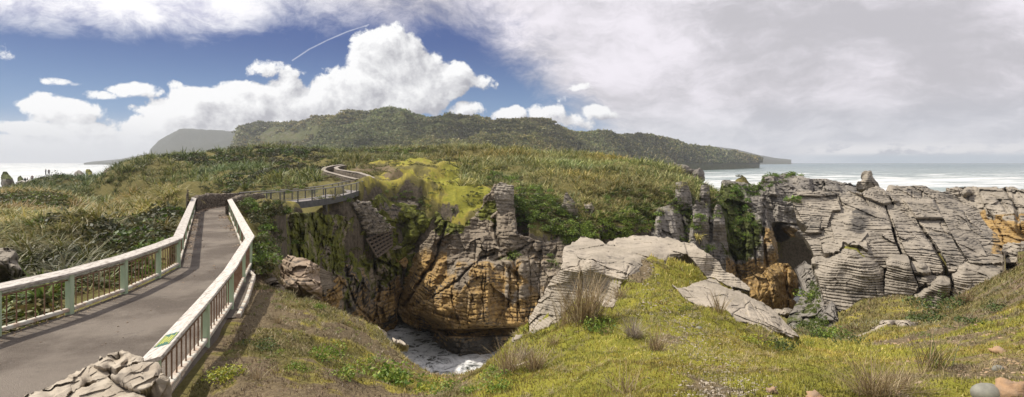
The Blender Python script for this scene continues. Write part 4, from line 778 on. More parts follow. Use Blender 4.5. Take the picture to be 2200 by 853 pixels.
def leafball(nl,R,flat,ls,rng,cols,inner=.45):
    """leaf-sized faces through an uneven crown volume"""
    sub=rng.normal(0,.55,(7,3)); V=[];Fq=[];T=[]
    cc=np.array(cols)
    for i in range(nl):
        s=sub[rng.integers(7)]; q=rng.normal(0,1,3); q/=np.linalg.norm(q)+1e-9; c=s*.75*R*[1,1,.6]+q*R*rng.uniform(inner,.75)*.75; c=c*[1,1,flat]; c[2]=abs(c[2])+ls*.3
        nrm_=q+rng.normal(0,.6,3)+[0,0,.5]; nrm_/=np.linalg.norm(nrm_); x=np.cross(nrm_,rng.normal(0,1,3)); x/=np.linalg.norm(x)+1e-9; y=np.cross(nrm_,x); l=ls*rng.uniform(.6,1.3)
        V+=[c-x*l*.5,c-y*l*.28,c+x*l*.5,c+y*l*.28]; Fq.append([4*i,4*i+1,4*i+2,4*i+3]); col=cc[rng.integers(len(cc))]*rng.uniform(.7,1.25); T+=[col]*4
    return np.array(V),np.array(Fq),np.array(T)
def instance(name,temps,pts,scale,tintmul=None,mat_=None,kind=None,parent=None,sq=None):
    k=len(pts); pts=np.asarray(pts,float); sc=np.broadcast_to(scale,(k,)); ch=RNG.integers(0,len(temps),k); an=RNG.uniform(0,6.28,k); Vs=[];Fs=[];Ts=[];n=0
    for ti,(V,Fq,T) in enumerate(temps):
        m=np.where(ch==ti)[0]
        if not len(m): continue
        c,s=np.cos(an[m])[:,None],np.sin(an[m])[:,None]
        v=np.stack([V[None,:,0]*c-V[None,:,1]*s,V[None,:,0]*s+V[None,:,1]*c,np.broadcast_to(V[None,:,2],(len(m),len(V)))],-1)*sc[m][:,None,None]+pts[m][:,None]
        Vs.append(v.reshape(-1,3)); Fs.append((Fq[None]+np.arange(len(m))[:,None,None]*len(V)).reshape(-1,Fq.shape[1])+n); n+=len(m)*len(V)
        t=np.broadcast_to(T[None],(len(m),len(T),3)).copy()
        if tintmul is not None: t=t*tintmul[m][:,None]
        Ts.append(t.reshape(-1,3))
    o=mesh(name,np.vstack(Vs),np.vstack(Fs),mat_ or M_VEG,parent,attrs={'tint':np.clip(np.vstack(Ts),0,1)})
    if kind:o['kind']=kind
    return o
rg=np.random.default_rng(5)
OL=[(.15,.165,.042),(.21,.215,.055),(.12,.14,.038),(.27,.25,.08),(.10,.125,.035)]; STRAW=(.40,.32,.15)
DRY=[(.30,.25,.13),(.25,.20,.11),(.2,.17,.09)]
FLAXN=[blades(26,3,1.35,.085,.95,1.3,rg,OL+DRY[:1],STRAW) for _ in range(6)]+[blades(20,3,1.2,.08,1.0,1.5,rg,OL[:3]+DRY,STRAW) for _ in range(2)]
FLAXF=[blades(11,2,1.7,.17,.75,.9,rg,OL+[(.15,.14,.04)],(.42,.36,.15)) for _ in range(8)]
FLAXM=[blades(14,2,1.6,.12,.85,1.1,rg,OL+DRY[:1],STRAW) for _ in range(8)]
GR=[(.10,.16,.025),(.14,.21,.03),(.07,.11,.022),(.18,.235,.035)]
BUSH=[leafball(110,1.0,.8,.30,rg,GR) for _ in range(6)]
BUSHO=[leafball(110,1.0,.8,.30,rg,[(.085,.09,.03),(.11,.105,.035),(.06,.07,.025),(.13,.11,.04)]) for _ in range(5)]
def area_sample(n,u0,u1,y0,y1,keep=None):
    u=RNG.uniform(u0,u1,n); Y=np.sqrt(RNG.uniform(y0*y0,y1*y1,n)); X=(u-1100)/F*Y; z=TZ(X,Y); P=np.stack([X,Y,z],1)
    if keep is not None: m=keep(u,Y,PX(P)[1],P); P=P[m]; 
    return P
def tint(P,s=0,amt=.35):
    a=fbm(P*[1,1,.3],.12,3,s)*amt; b=fbm(P*[1,1,.3],.5,2,s+4)*amt*.6; br=1+a+b; w=fbm(P*[1,1,.3],.07,3,s+8)*.18
    return np.stack([br*(1+w),br,br*(1-w)],1)*RNG.uniform(.8,1.2,(len(P),1))
def steepness(P):
    e=.8; return np.hypot(TZ(P[:,0]+e,P[:,1])-TZ(P[:,0]-e,P[:,1]),TZ(P[:,0],P[:,1]+e)-TZ(P[:,0],P[:,1]-e))/(2*e)
def plateau_keep(u,Y,v,P):
    g=(u>765)&(u<1050)&(Y<114)&(Y>50)&~((u>985)&(v<400)&(Y>84))&~((u<800)&(Y>112))
    zig=pdist(u,v,[(700,372),(770,385),(800,388)])<12
    st=steepness(P); cl=(P[:,2]<-7.5)
    pth=pdist(P[:,0],P[:,1],[(p[0],p[1]) for p in WZ1]+[(p[0],p[1]) for p in WZ2[::-1]])<1.2
    zz_=(u>688)&(u<812)&(Y>66)&(Y<100); return ~zz_&~g&~cl&~pth&(st<2.0)&~((u>540)&(u<800)&(Y<70))&~((u<=540)&(Y<70))&~((u>1040)&(Y<70))
P=area_sample(24000,-150,1560,62,195,plateau_keep)
uu_,vv_=PX(P)
nn=fbm(P*[1,1,0],.07,3,91)
lowslope=(P[:,1]<84)&(uu_>1080); bush=(nn+.55*lowslope+.22*sm(780,650,uu_)*(vv_>335)+.15*((uu_>330)&(uu_<700)&(P[:,1]<95))>.34)
PF=P[~bush]; 
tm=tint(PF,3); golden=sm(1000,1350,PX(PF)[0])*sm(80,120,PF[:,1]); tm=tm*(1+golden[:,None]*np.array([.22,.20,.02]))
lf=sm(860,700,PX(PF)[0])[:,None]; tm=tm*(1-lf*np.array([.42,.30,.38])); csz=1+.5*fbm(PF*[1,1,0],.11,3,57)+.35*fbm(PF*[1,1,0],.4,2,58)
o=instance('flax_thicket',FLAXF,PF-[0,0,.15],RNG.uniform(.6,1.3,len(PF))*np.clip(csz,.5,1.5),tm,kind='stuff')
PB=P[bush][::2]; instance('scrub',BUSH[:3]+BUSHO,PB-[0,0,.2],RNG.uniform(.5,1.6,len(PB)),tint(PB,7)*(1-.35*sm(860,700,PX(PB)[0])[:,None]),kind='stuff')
# near flax left of the path
def near_keep(u,Y,v,P):
    x=P[:,0]; edge=np.interp(P[:,1],[8,12,19.4,40,47,70],[-11.7,-11.6,-12.3,-23.3,-24.8,-26]); return (x<edge-.25)
P=area_sample(12500,-260,540,11,70,near_keep); P=P[(P[:,2]>-9)]
nn=fbm(P*[1,1,0],.16,3,95); bush=nn>.27; PF=P[~bush]; nearm=PF[:,1]<45
instance('flax_thicket',FLAXN,PF[nearm]-[0,0,.1],RNG.uniform(.4,1.0,nearm.sum())*(1+.3*fbm(PF[nearm],.3,2,59)),tint(PF[nearm],13,.55)*[.92,.95,.8],kind='stuff')
instance('flax_thicket',FLAXM,PF[~nearm]-[0,0,.1],RNG.uniform(.55,.95,(~nearm).sum()),tint(PF[~nearm],13)*[1.1,1,.9],kind='stuff')
PB=P[bush]; instance('scrub',BUSH[:3]+BUSHO,PB-[0,0,.15],RNG.uniform(.35,.8,len(PB)),tint(PB,17)*.9,kind='stuff')
P=area_sample(2600,770,1060,66,113,lambda u,Y,v,P:(fbm(P*[1,1,.3],.35,3,88)>.12)&(P[:,2]>-7)&(pdist(P[:,0],P[:,1],[(p[0],p[1]) for p in WZ2])>1))
instance('scrub',[leafball(26,.55,.55,.22,rg,[(.12,.12,.03),(.16,.15,.04),(.09,.10,.03),(.20,.18,.04)]) for _ in range(5)],P,RNG.uniform(.4,1.1,len(P)),tint(P,19),kind='stuff')
# scrub on the rocks: points given in picture coordinates, set at the depth of the rock behind them
dg=bpy.context.evaluated_depsgraph_get(); bpy.context.view_layer.update()
from mathutils import Vector
dg=bpy.context.evaluated_depsgraph_get()
def hit(u,v):
    d=Vector(((u-1100)/F,1,-(v-HV)/F)).normalized(); r=scene.ray_cast(dg,Vector((0,0,CZ)),d,distance=400); return (np.array(r[1][:]),np.array(r[2][:]),r[4].name) if r[0] else (None,None,None)
def scrub_patch(spots,temps,smin,smax,name='scrub',mul=1.0,sink=.25,seed=0):
    pts=[]
    for (u0,v0,ru,rv,n_) in spots:
        for _ in range(n_):
            a=RNG.uniform(0,6.28); r=math.sqrt(RNG.uniform(0,1)); p,nm,_n=hit(u0+ru*r*math.cos(a),v0+rv*r*math.sin(a))
            if p is not None: pts.append(p-nm*sink)
    pts=np.array(pts); return instance(name,temps,pts,RNG.uniform(smin,smax,len(pts)),tint(pts,seed)*mul,kind='stuff')
scrub_patch([(1150,440,45,35,120),(1200,480,40,28,90),(1130,470,20,30,40),(1105,385,18,8,14),(1230,505,35,15,50),(1300,490,60,28,110),(1380,470,40,30,60),(1350,440,60,30,60),(1060,385,14,12,14),(1440,425,22,20,30),(1465,455,18,16,24),(1590,425,26,30,50),
   (1595,480,22,40,60),(1575,505,12,20,16),(1655,380,40,14,50),(1690,372,40,6,30),(1640,400,20,14,20),(1740,374,50,5,34),(1825,387,14,8,20),(1560,378,35,8,30),(1540,440,16,30,20),(1620,410,14,14,14),(1100,552,14,9,14),(1185,565,6,14,7),(1230,460,30,20,20),(1500,470,10,25,14),
   (1470,520,10,30,14),(1260,520,50,10,40),(1520,540,10,16,8),(1700,430,20,10,8),(1110,430,8,40,12)],BUSH+BUSHO[:1],.35,.85,seed=21)
scrub_patch([(1300,440,110,36,200),(1400,430,50,40,120),(1460,395,40,14,50),(1530,425,18,40,40),(1350,400,100,20,120)],FLAXM,.5,.8,'flax_thicket',1.15,seed=25)
scrub_patch([(560,560,12,50,60),(575,520,20,40,60),(570,455,45,16,60),(530,450,14,14,20),(560,480,25,20,30),(640,500,30,30,14),(720,430,50,8,24),(470,405,40,6,26),(600,405,60,8,40),(710,390,20,8,14),(730,545,40,30,14),(870,430,60,30,60),(840,480,50,30,40),(905,450,20,20,8),(960,500,14,20,10),(1020,420,16,30,18)],BUSH[:4]+BUSHO,.2,.5,mul=.9,seed=31)
scrub_patch([(1748,640,16,34,60),(1765,692,22,12,34),(1726,700,14,10,16)],BUSH,.2,.42,mul=.75,sink=.05,seed=35)
# ---------------------------------------------------------------- far hills
def veil(o): o['kind']='structure'; return o
def hill_mat(name,a,b,cl):
    m,t,out=mat(name); pos=t.n('ShaderNodeNewGeometry').outputs['Position']; at=t.n('ShaderNodeAttribute',attribute_name='mixv'); B=t.n('ShaderNodeSeparateColor',{0:at.outputs['Color']}).outputs[2]
    n=t.noise(pos,.03,6,.65); n2=t.noise(pos,.12,5,.7); c=t.mix(t.ss(n,.35,.65),a,b); c=t.mix(t.ss(n2,.45,.7),c,tuple(x*.5 for x in a)); c=t.mix(t.ss(t.m('ADD',B,t.m('MULTIPLY',t.m('SUBTRACT',n2,.5),1.4)),.4,.7),c,cl)
    bsdf(t,out,c,.95,n2,3.0,1.0,.05); return m
M_HILL=hill_mat('forest_hill',(.07,.08,.03),(.10,.10,.04),(.17,.15,.105))
M_FAR=hill_mat('far_mountain',(.05,.055,.035),(.06,.06,.04),(.16,.13,.1))
def ridge(name,prof,Yf,depth,mat_,zbase=2,nr=70,nc=420,rough=1.0,cliff=None,seed=0,shape=1.15):
    """prof: (u, v of the crest, Y of the crest)"""
    pr=np.array(prof,float); u=np.linspace(pr[0,0],pr[-1,0],nc); vt=np.interp(u,pr[:,0],pr[:,1]); Yt=np.interp(u,pr[:,0],pr[:,2]); X=(u-1100)/F*Yt; zt=CZ-(vt-HV)/F*Yt
    dirs=np.stack([(u-1100)/F,np.ones(nc)],1); t=np.linspace(-1,.45,nr)[:,None]
    dpt=np.broadcast_to(depth if np.isscalar(depth) else np.interp(u,*depth),(nc,)); Yg=Yt[None]+t*(Yt*dpt)[None]; Xg=dirs[None,:,0]*Yg; h=np.where(t<0,1-np.abs(t)**shape,1-(np.abs(t)/.45)**1.6); zg=zbase+(zt-zbase)[None]*h
    P=np.stack([Xg,Yg,zg],-1).reshape(-1,3); s=(zt.mean()-zbase)
    env=(1-np.abs(np.broadcast_to(t,Yg.shape)).ravel()**4)*np.clip((P[:,2]-zbase)/s,.0,1)
    r=ridged(P*[1,1,0]/(Yt.mean()*.12),1.0,4,seed); P[:,2]+=(r-.55)*s*.34*rough*env*(1-.5*np.exp(-(np.broadcast_to(t,Yg.shape).ravel()/.12)**2))+fbm(P*[1,1,0],.03,3,seed+9)*s*.02*env
    B=np.zeros(len(P)); 
    if cliff: UUp,VVp=PX(P); B=cliff(UUp,VVp)
    o=mesh(name,P,gridfaces(nr,nc),mat_,attrs={'mixv':np.stack([B*0,B*0,B],1)},smooth=True); return veil(o),P.reshape(nr,nc,3)
pf=[(500,340,1500),(505,282,1500),(520,272,1450),(545,269,1420),(570,266,1380),(605,262,1350),(640,264,1300),(665,263,1250),(690,253,1150),(715,249,1100),(740,246,1050),(800,243,1000),(850,239,980),(905,239,960),(960,242,950),(1000,245,950),(1040,250,950),(1062,259,950),(1085,257,950),(1125,254,950),(1165,262,950),(1220,272,980),(1280,285,1020),(1325,293,1060),(1345,286,1100),(1370,287,1130),(1400,294,1180),(1450,306,1250),(1500,314,1350),(1540,322,1450),(1580,331,1550),(1620,337,1650),(1632,345,1700)]
h1,G1=ridge('hills',pf,0,([500,1150,1350,1632],[.42,.42,.16,.03]),M_HILL,-19,80,700,1.1,cliff=lambda u,v: (.42*sm(690,630,u))*sm(268,285,v)*sm(318,300,v)+.25*sm(1540,1600,u)*sm(330,338,v),seed=3)
h2,G2=ridge('hills',[(180,350,4200),(200,347,4200),(260,341,4100),(320,330,3900),(322,322,3800),(340,303,3600),(360,293,3500),(385,279,3400),(410,276,3400),(440,276,3400),(480,279,3400),(520,285,3300),(580,290,3300),(640,300,3200)],0,.3,M_FAR,-18,40,260,.9,seed=5)
h3,G3=ridge('hills',[(1460,330,4000),(1500,316,4000),(1540,313,4000),(1580,318,4000),(1620,328,4200),(1660,338,4400),(1700,343,4500)],0,.25,M_FAR,-18,24,120,.8,seed=7)
# the wood on the near range
FG=[(.11,.135,.035),(.14,.15,.045),(.18,.17,.06),(.07,.09,.028),(.22,.19,.08)]
CR=[leafball(30,1.0,.85,.75,rg,FG,.5) for _ in range(8)]
k=15000; ri=RNG.uniform(0,G1.shape[0]*.78,k); ci=RNG.uniform(0,G1.shape[1]-1.01,k); i0=ri.astype(int);j0=ci.astype(int); fr=(ri-i0)[:,None];fc=(ci-j0)[:,None]
Pt=(G1[i0,j0]*(1-fr)+G1[i0+1,j0]*fr)*(1-fc)+(G1[i0,j0+1]*(1-fr)+G1[i0+1,j0+1]*fr)*fc; u_,v_=PX(Pt)
kp_=(v_<np.where(u_>1250,352,334))&~((u_<690)&(v_>272)&(fbm(Pt,.02,3,5)>-.1)&(v_<312)); Pt=Pt[kp_]; sc=RNG.uniform(2.6,5.5,len(Pt))*(Pt[:,1]/1000)
instance('forest',CR,Pt+np.array([0,0,1.0])*sc[:,None]*.2,sc,tint(Pt*.08,41,.6),kind='stuff')
# ---------------------------------------------------------------- water
ys=np.r_[np.linspace(26,240,200),np.exp(np.linspace(math.log(243),math.log(4750),420))]; au=np.r_[np.linspace(-3.0,-.95,40),np.linspace(-.93,.93,620),np.linspace(.95,3.0,40)]
AA2,YY2=np.meshgrid(au,ys); XX2=AA2*YY2; Pw=np.stack([XX2.ravel(),YY2.ravel(),np.full(XX2.size,-18.)],1)
far=sm(230,420,Pw[:,1]); wv=fbm(Pw*[.35,1,0],.02,3,3)*1.1+fbm(Pw*[.4,1,0],.07,3,7)*.45
for (y0,x0,x1,hh) in((415,290,520,3.2),(520,150,420,1.6),(640,330,640,2.0),(560,-600,-330,1.8),(780,200,560,1.4)):
    yl=y0+fbm(np.stack([Pw[:,0],Pw[:,0]*0,Pw[:,0]*0],1),.012,2,int(y0))*30; d=(Pw[:,1]-yl)/(6+y0*.012); wv+=hh*np.exp(-d*d)*sm(x0-40,x0+40,Pw[:,0])*sm(x1+40,x1-40,Pw[:,0])
Pw[:,2]+=wv*far*np.clip(900/Pw[:,1],.15,1)+(1-far)*(fbm(Pw,.35,4,9)*.28)
def sea_mat():
    m,t,out=mat('sea_water'); pos=t.n('ShaderNodeNewGeometry').outputs['Position']; s=t.n('ShaderNodeSeparateXYZ',{0:pos}); X,Y,Z=s.outputs
    # pool foam, marbled
    wp=t.vm('ADD',pos,t.vm('MULTIPLY',t.noise(pos,.35,4,.6,out=1),(3.5,3.5,0)))
    f1=t.noise(wp,.55,7,.72,.8); f2=t.vor(t.vm('ADD',pos,t.vm('MULTIPLY',t.noise(pos,.8,4,.6,out=1),(2,2,0))),.75,'DISTANCE_TO_EDGE')
    pool=t.m('MAXIMUM',t.ss(f1,.40,.55),t.m('MULTIPLY',t.ss(f2,.14,.0),.7))
    cal=t.ss(t.n('ShaderNodeVectorMath',{0:t.vm('SUBTRACT',pos,(-9.5,66,-18))},operation='LENGTH').outputs[1],3,9); pool=t.m('MULTIPLY',pool,t.m('ADD',.3,t.m('MULTIPLY',cal,.7)))
    # sea foam: surf belt near the shore, streaks and caps further out
    ps=t.vm('MULTIPLY',pos,(.009,.036,0)); ps=t.vm('ADD',ps,t.vm('MULTIPLY',t.noise(pos,.02,4,.6,out=1),(.5,.9,0)))
    g1=t.noise(ps,1.0,8,.7,.3); belt=t.ss(Y,450,1500,0,.25); thr=t.m('ADD',.41,belt); g=t.ss(t.m('SUBTRACT',g1,thr),-.02,.10); g=t.m('MULTIPLY',g,t.ss(Y,1900,1100,.35,1))
    lft_glare=t.ss(X,-100,-300); g=t.m('MAXIMUM',g,t.m('MULTIPLY',lft_glare,t.ss(t.m('SUBTRACT',g1,.40),-.05,.12)))  # whitish glare on the left-hand sea, painted in as extra foam
    crest=t.m('MULTIPLY',t.ss(Z,-16.9,-15.8),t.ss(t.noise(pos,.08,4,.6),.35,.5))
    foam=t.mix(t.ss(Y,180,230),pool,t.m('MAXIMUM',g,crest),'FLOAT')
    wc=t.mix(t.ss(Y,180,260),(.06,.065,.055),t.mix(t.ss(Y,600,2600),(.22,.27,.26),(.055,.125,.14)))
    c=t.mix(foam,wc,t.mix(t.ss(t.noise(t.vm('MULTIPLY',pos,(.02,.06,0)),1,6,.7),.35,.65),(.40,.43,.44),(.66,.66,.65))); c=t.mix(t.m('MULTIPLY',foam,t.ss(Y,230,180)),c,(.74,.74,.72)); b=t.n('ShaderNodeBsdfPrincipled',{'Base Color':c,'Roughness':t.m('ADD',.22,t.m('MULTIPLY',foam,.6)),'IOR':1.33})
    h=t.m('ADD',t.m('MULTIPLY',foam,.5),t.noise(pos,1.4,5,.65)); bp=t.n('ShaderNodeBump',{'Height':h,'Distance':.25,'Strength':.7}); t.L.new(bp.outputs[0],b.inputs['Normal']); t.L.new(b.outputs[0],out.inputs[0]); return m
tag(mesh('sea',Pw,gridfaces(*XX2.shape),sea_mat(),smooth=True),kind='structure')
# ---------------------------------------------------------------- light, air and sky
SUN_AZ,SUN_EL=math.radians(-72),math.radians(54)      # azimuth from the view axis (+Y) towards +X
SD=np.array([math.sin(SUN_AZ)*math.cos(SUN_EL),math.cos(SUN_AZ)*math.cos(SUN_EL),math.sin(SUN_EL)])
l=bpy.data.lights.new('sun','SUN'); l.energy=4.9; l.angle=math.radians(.6); l.color=(1,.93,.82); lo=bpy.data.objects.new('sun',l); COL.objects.link(lo); lo.rotation_euler=Vector(SD).to_track_quat('Z','Y').to_euler(); lo.location=(0,0,60)
w=bpy.data.worlds.new('World'); scene.world=w; w.cycles.sampling_method='NONE'; w.use_nodes=True; w.node_tree.nodes.clear(); t=NT(w.node_tree)
sky=t.n('ShaderNodeTexSky',sky_type='NISHITA'); sky.sun_disc=False; sky.sun_elevation=SUN_EL; sky.sun_rotation=SUN_AZ; sky.air_density=1.0; sky.dust_density=.4; sky.ozone_density=3.0
tc=t.n('ShaderNodeTexCoord').outputs['Generated']
# picture of the sky in azimuth / elevation (radians)
def cloud_group():
    g=bpy.data.node_groups.new('cumulus_field','ShaderNodeTree'); g.interface.new_socket('P',in_out='INPUT',socket_type='NodeSocketVector'); g.interface.new_socket('D',in_out='OUTPUT',socket_type='NodeSocketFloat')
    q=NT(g); gi=g.nodes.new('NodeGroupInput'); go=g.nodes.new('NodeGroupOutput'); P=gi.outputs[0]
    wn=q.noise(P,9,3,.55,out=1); Pq=q.vm('ADD',P,q.vm('MULTIPLY',q.vm('SUBTRACT',wn,(.5,.5,.5)),(.035,.03,0)))
    s=q.n('ShaderNodeSeparateXYZ',{0:Pq}); A,E=s.outputs[0],s.outputs[1]; D=None
    # u,v,ru,rv,weight
    EL=[(840,110,62,50,1),(855,150,90,50,1),(800,190,130,40,1),(890,200,80,45,1),(965,175,48,38,1),(760,215,120,42,1),(700,225,110,40,1),(640,235,110,40,1),(520,235,120,45,1),(440,215,75,28,1),(400,245,90,35,1),(560,195,95,22,.75),(585,150,70,22,.6),(620,185,60,28,.6),(340,275,110,30,.9),(250,300,150,32,.8),(120,320,200,24,.7),
        (420,285,110,26,1),(130,235,95,27,.85),(60,278,85,17,.8),(300,193,55,18,.72),(292,232,32,13,.6),(1035,178,34,18,.55),(1008,236,34,16,.8),(1095,248,40,18,.8),(1175,245,40,22,.8),(1235,262,50,18,.6),(1290,246,36,18,.6),(1240,190,24,10,.4),(1190,215,34,14,.35),(20,120,40,16,.3),(215,205,50,10,.4),(120,178,45,9,.35),(380,180,30,9,.3),(35,305,70,14,.8),(180,272,70,12,.6),(600,275,150,25,.9),(760,262,150,25,1)]
    for (u,v,ru,rv,wt) in EL:
        a0=math.atan((u-1100)/F); e0=math.atan((HV-v)/F*math.cos(a0)); ra=ru/F*math.cos(a0)**2; re=rv/F*math.cos(a0)
        dv=q.n('ShaderNodeVectorMath',{0:Pq,1:(1/ra,1/re,0),2:(-a0/ra,-e0/re,0)},operation='MULTIPLY_ADD').outputs[0]
        r=q.n('ShaderNodeVectorMath',{0:dv,1:dv},operation='DOT_PRODUCT').outputs[1]; k=q.n('ShaderNodeMath',{0:r,1:-wt,2:1.75*wt},operation='MULTIPLY_ADD').outputs[0]
        D=k if D is None else q.n('ShaderNodeMath',{0:D,1:k,2:.35},operation='SMOOTH_MAX').outputs[0]
    n=q.noise(P,16,7,.62,.25); n2=q.vor(Pq,26)
    K=q.m('ADD',q.m('MAXIMUM',D,-1.5),q.m('MULTIPLY',q.m('SUBTRACT',n,.5),3.0)); K=q.m('ADD',q.m('SUBTRACT',K,q.m('MULTIPLY',n2,.5)),q.m('MULTIPLY',q.m('SUBTRACT',q.noise(P,60,5,.65),.5),1.1)); q.L.new(K,go.inputs[0]); return g
CG=cloud_group()
s=t.n('ShaderNodeSeparateXYZ',{0:tc}); az=t.m('ARCTAN2',s.outputs[0],s.outputs[1]); el=t.m('ARCSINE',s.outputs[2]); P=t.n('ShaderNodeCombineXYZ',{0:az,1:el,2:0.0}).outputs[0]
def field(p): 
    nd=t.N.new('ShaderNodeGroup'); nd.node_tree=CG; t.L.new(p,nd.inputs[0]); return nd.outputs[0]
K0=field(P); K2=field(t.vm('ADD',P,(-.013,.015,0)))
dens=t.ss(K0,.05,.50)
sh=t.m('MULTIPLY',t.m('SUBTRACT',K0,K2),.62); lit=t.m('ADD',.60,sh); nbig=t.noise(P,7,6,.6)
lit=t.m('ADD',lit,t.m('MULTIPLY',t.m('SUBTRACT',nbig,.5),.8)); lit=t.m('SUBTRACT',lit,t.m('MULTIPLY',t.ss(K0,.9,2.4),.22)); lit=t.m('ADD',lit,t.ss(az,-.35,-.75,0,.25)); lit=t.ss(lit,.15,.95,kind='LINEAR')
cum=t.mix(lit,(.36,.36,.40),(.93,.93,.93))
# blue
mt=t.mix(1.0,sky.outputs[0],(.085,.097,.130),blend='MULTIPLY'); 
blue=t.mix(t.ss(el,.02,.22),(.10,.25,.46),(.001,.038,.20)); blue=t.mix(t.ss(el,.2,.34),blue,(.02,.034,.16))
base=t.mix(.85,mt,blue)
# high sheet: lavender overcast spreading in from the right, bright broken sheet at upper left
hw=t.vm('ADD',P,t.vm('MULTIPLY',t.noise(P,3.2,5,.6,out=1),(.16,.12,0))); hn=t.noise(t.vm('MULTIPLY',hw,(1,1.9,1)),5.5,9,.68,.2); hn2=t.noise(t.vm('MULTIPLY',hw,(1,2.6,1)),3.6,8,.62)
right=t.ss(t.m('ADD',az,t.m('MULTIPLY',el,.95)),.02,.34)           # boundary leans to the left with height
top=t.m('MULTIPLY',t.ss(el,.165,.285),t.ss(az,-.05,.2,1,1.0)); topl=t.m('MULTIPLY',t.ss(t.m('SUBTRACT',el,t.m('MULTIPLY',t.m('ADD',az,.75),.06)),.13,.225),t.ss(az,-.30,-.50))
cov=t.m('MAXIMUM',t.m('MULTIPLY',right,1.12),t.m('MAXIMUM',t.m('MULTIPLY',top,.72),t.m('MULTIPLY',topl,.98))); back=t.ss(t.m('ABSOLUTE',az),.9,1.6,0,.45); cov=t.m('MAXIMUM',cov,back)
cv_=t.ss(t.m('ADD',cov,t.m('MULTIPLY',t.m('SUBTRACT',hn,.5),1.5)),.25,.95)
shn=t.m('ADD',t.m('MULTIPLY',hn2,.6),t.m('MULTIPLY',hn,.4)); shn=t.m('ADD',shn,t.m('MULTIPLY',t.ss(t.m('ABSOLUTE',t.m('SUBTRACT',t.m('ADD',az,t.m('MULTIPLY',el,1.2)),.38)),.22,0),.06)); shn=t.m('SUBTRACT',shn,t.m('MULTIPLY',t.m('MULTIPLY',t.ss(az,.3,.42),t.ss(az,.75,.55)),t.m('MULTIPLY',t.ss(el,.02,.07),.06))); scol=t.mix(t.ss(shn,.40,.62),(.50,.485,.52),(.84,.80,.86)); scol=t.mix(t.m('MULTIPLY',t.ss(az,-.15,-.5),t.ss(el,.1,.2)),scol,t.mix(t.ss(hn,.35,.55),(.56,.56,.70),(.95,.94,.97)))
scol=t.mix(t.ss(el,.12,.02),scol,t.mix(t.ss(shn,.4,.6),(.46,.48,.54),(.74,.74,.78)))
out_=t.mix(cv_,base,scol)
out_=t.mix(dens,out_,cum)
# vapour trail
a0,e0=math.atan((630-1100)/F),0; 
def ae(u,v): a=math.atan((u-1100)/F); return a,math.atan((HV-v)/F*math.cos(a))
TP=[ae(*p) for p in((628,130),(664,106),(704,86),(746,68),(792,53))]
def segd(p,q_):
    dx,dy=q_[0]-p[0],q_[1]-p[1]; L2=dx*dx+dy*dy; ax=t.m('SUBTRACT',az,p[0]); ay=t.m('SUBTRACT',el,p[1]); k=t.m('DIVIDE',t.m('ADD',t.m('MULTIPLY',ax,dx),t.m('MULTIPLY',ay,dy)),L2,clamp=True)
    return t.m('SQRT',t.m('ADD',t.m('POWER',t.m('SUBTRACT',ax,t.m('MULTIPLY',k,dx)),2),t.m('POWER',t.m('SUBTRACT',ay,t.m('MULTIPLY',k,dy)),2)))
td=None
for p_,q_ in zip(TP[:-1],TP[1:]): s_=segd(p_,q_); td=s_ if td is None else t.m('MINIMUM',td,s_)
out_=t.mix(t.m('MULTIPLY',t.ss(td,.0015,.0003),t.ss(t.noise(P,40,3,.6),.2,.6,.15,.5)),out_,(.72,.74,.82))
# low cumulus bank and pale haze over the horizon at right
hb=t.noise(t.vm('MULTIPLY',P,(1,2.2,1)),22,7,.62); bank=t.m('MULTIPLY',t.m('MULTIPLY',t.ss(el,.004,.012),t.ss(el,.034,.018)),t.ss(az,.42,.55)); out_=t.mix(t.m('MULTIPLY',bank,t.ss(hb,.40,.50)),out_,(.84,.83,.84))
gap=t.m('MULTIPLY',t.ss(el,.014,.004),t.ss(az,.35,.6)); out_=t.mix(t.m('MULTIPLY',gap,.75),out_,(.40,.50,.58))
out_=t.mix(t.m('MULTIPLY',t.ss(el,.075,.0),t.ss(az,-.45,-.62)),out_,(.62,.64,.67))
bg=t.n('ShaderNodeBackground',{'Color':out_,'Strength':1.0}); wo=t.n('ShaderNodeOutputWorld'); t.L.new(bg.outputs[0],wo.inputs[0])
scene.view_settings.view_transform='Standard'; scene.view_settings.look='None'; scene.view_settings.gamma=1; scene.view_settings.exposure=0.14
HAZE=1
if HAZE:
    mb=MB(); x,y0,y1,zb,zt=15500,-60,5200,-30,212
    mb.box8([(-x,y0,zb),(x,y0,zb),(x,y1,zb),(-x,y1,zb),(-x,y0,zt),(x,y0,zt),(x,y1,zt),(-x,y1,zt)]); m,t2,o2=mat('air'); v=t2.n('ShaderNodeVolumePrincipled',{'Color':(.86,.90,.96,1),'Density':.00013,'Anisotropy':.2}); t2.L.new(v.outputs[0],o2.inputs['Volume']); o=mb.build('haze',m); o['kind']='stuff'
    scene.cycles.volume_bounces=0
scene.cycles.max_bounces=5; scene.cycles.diffuse_bounces=3; scene.cycles.glossy_bounces=2; scene.cycles.transmission_bounces=3
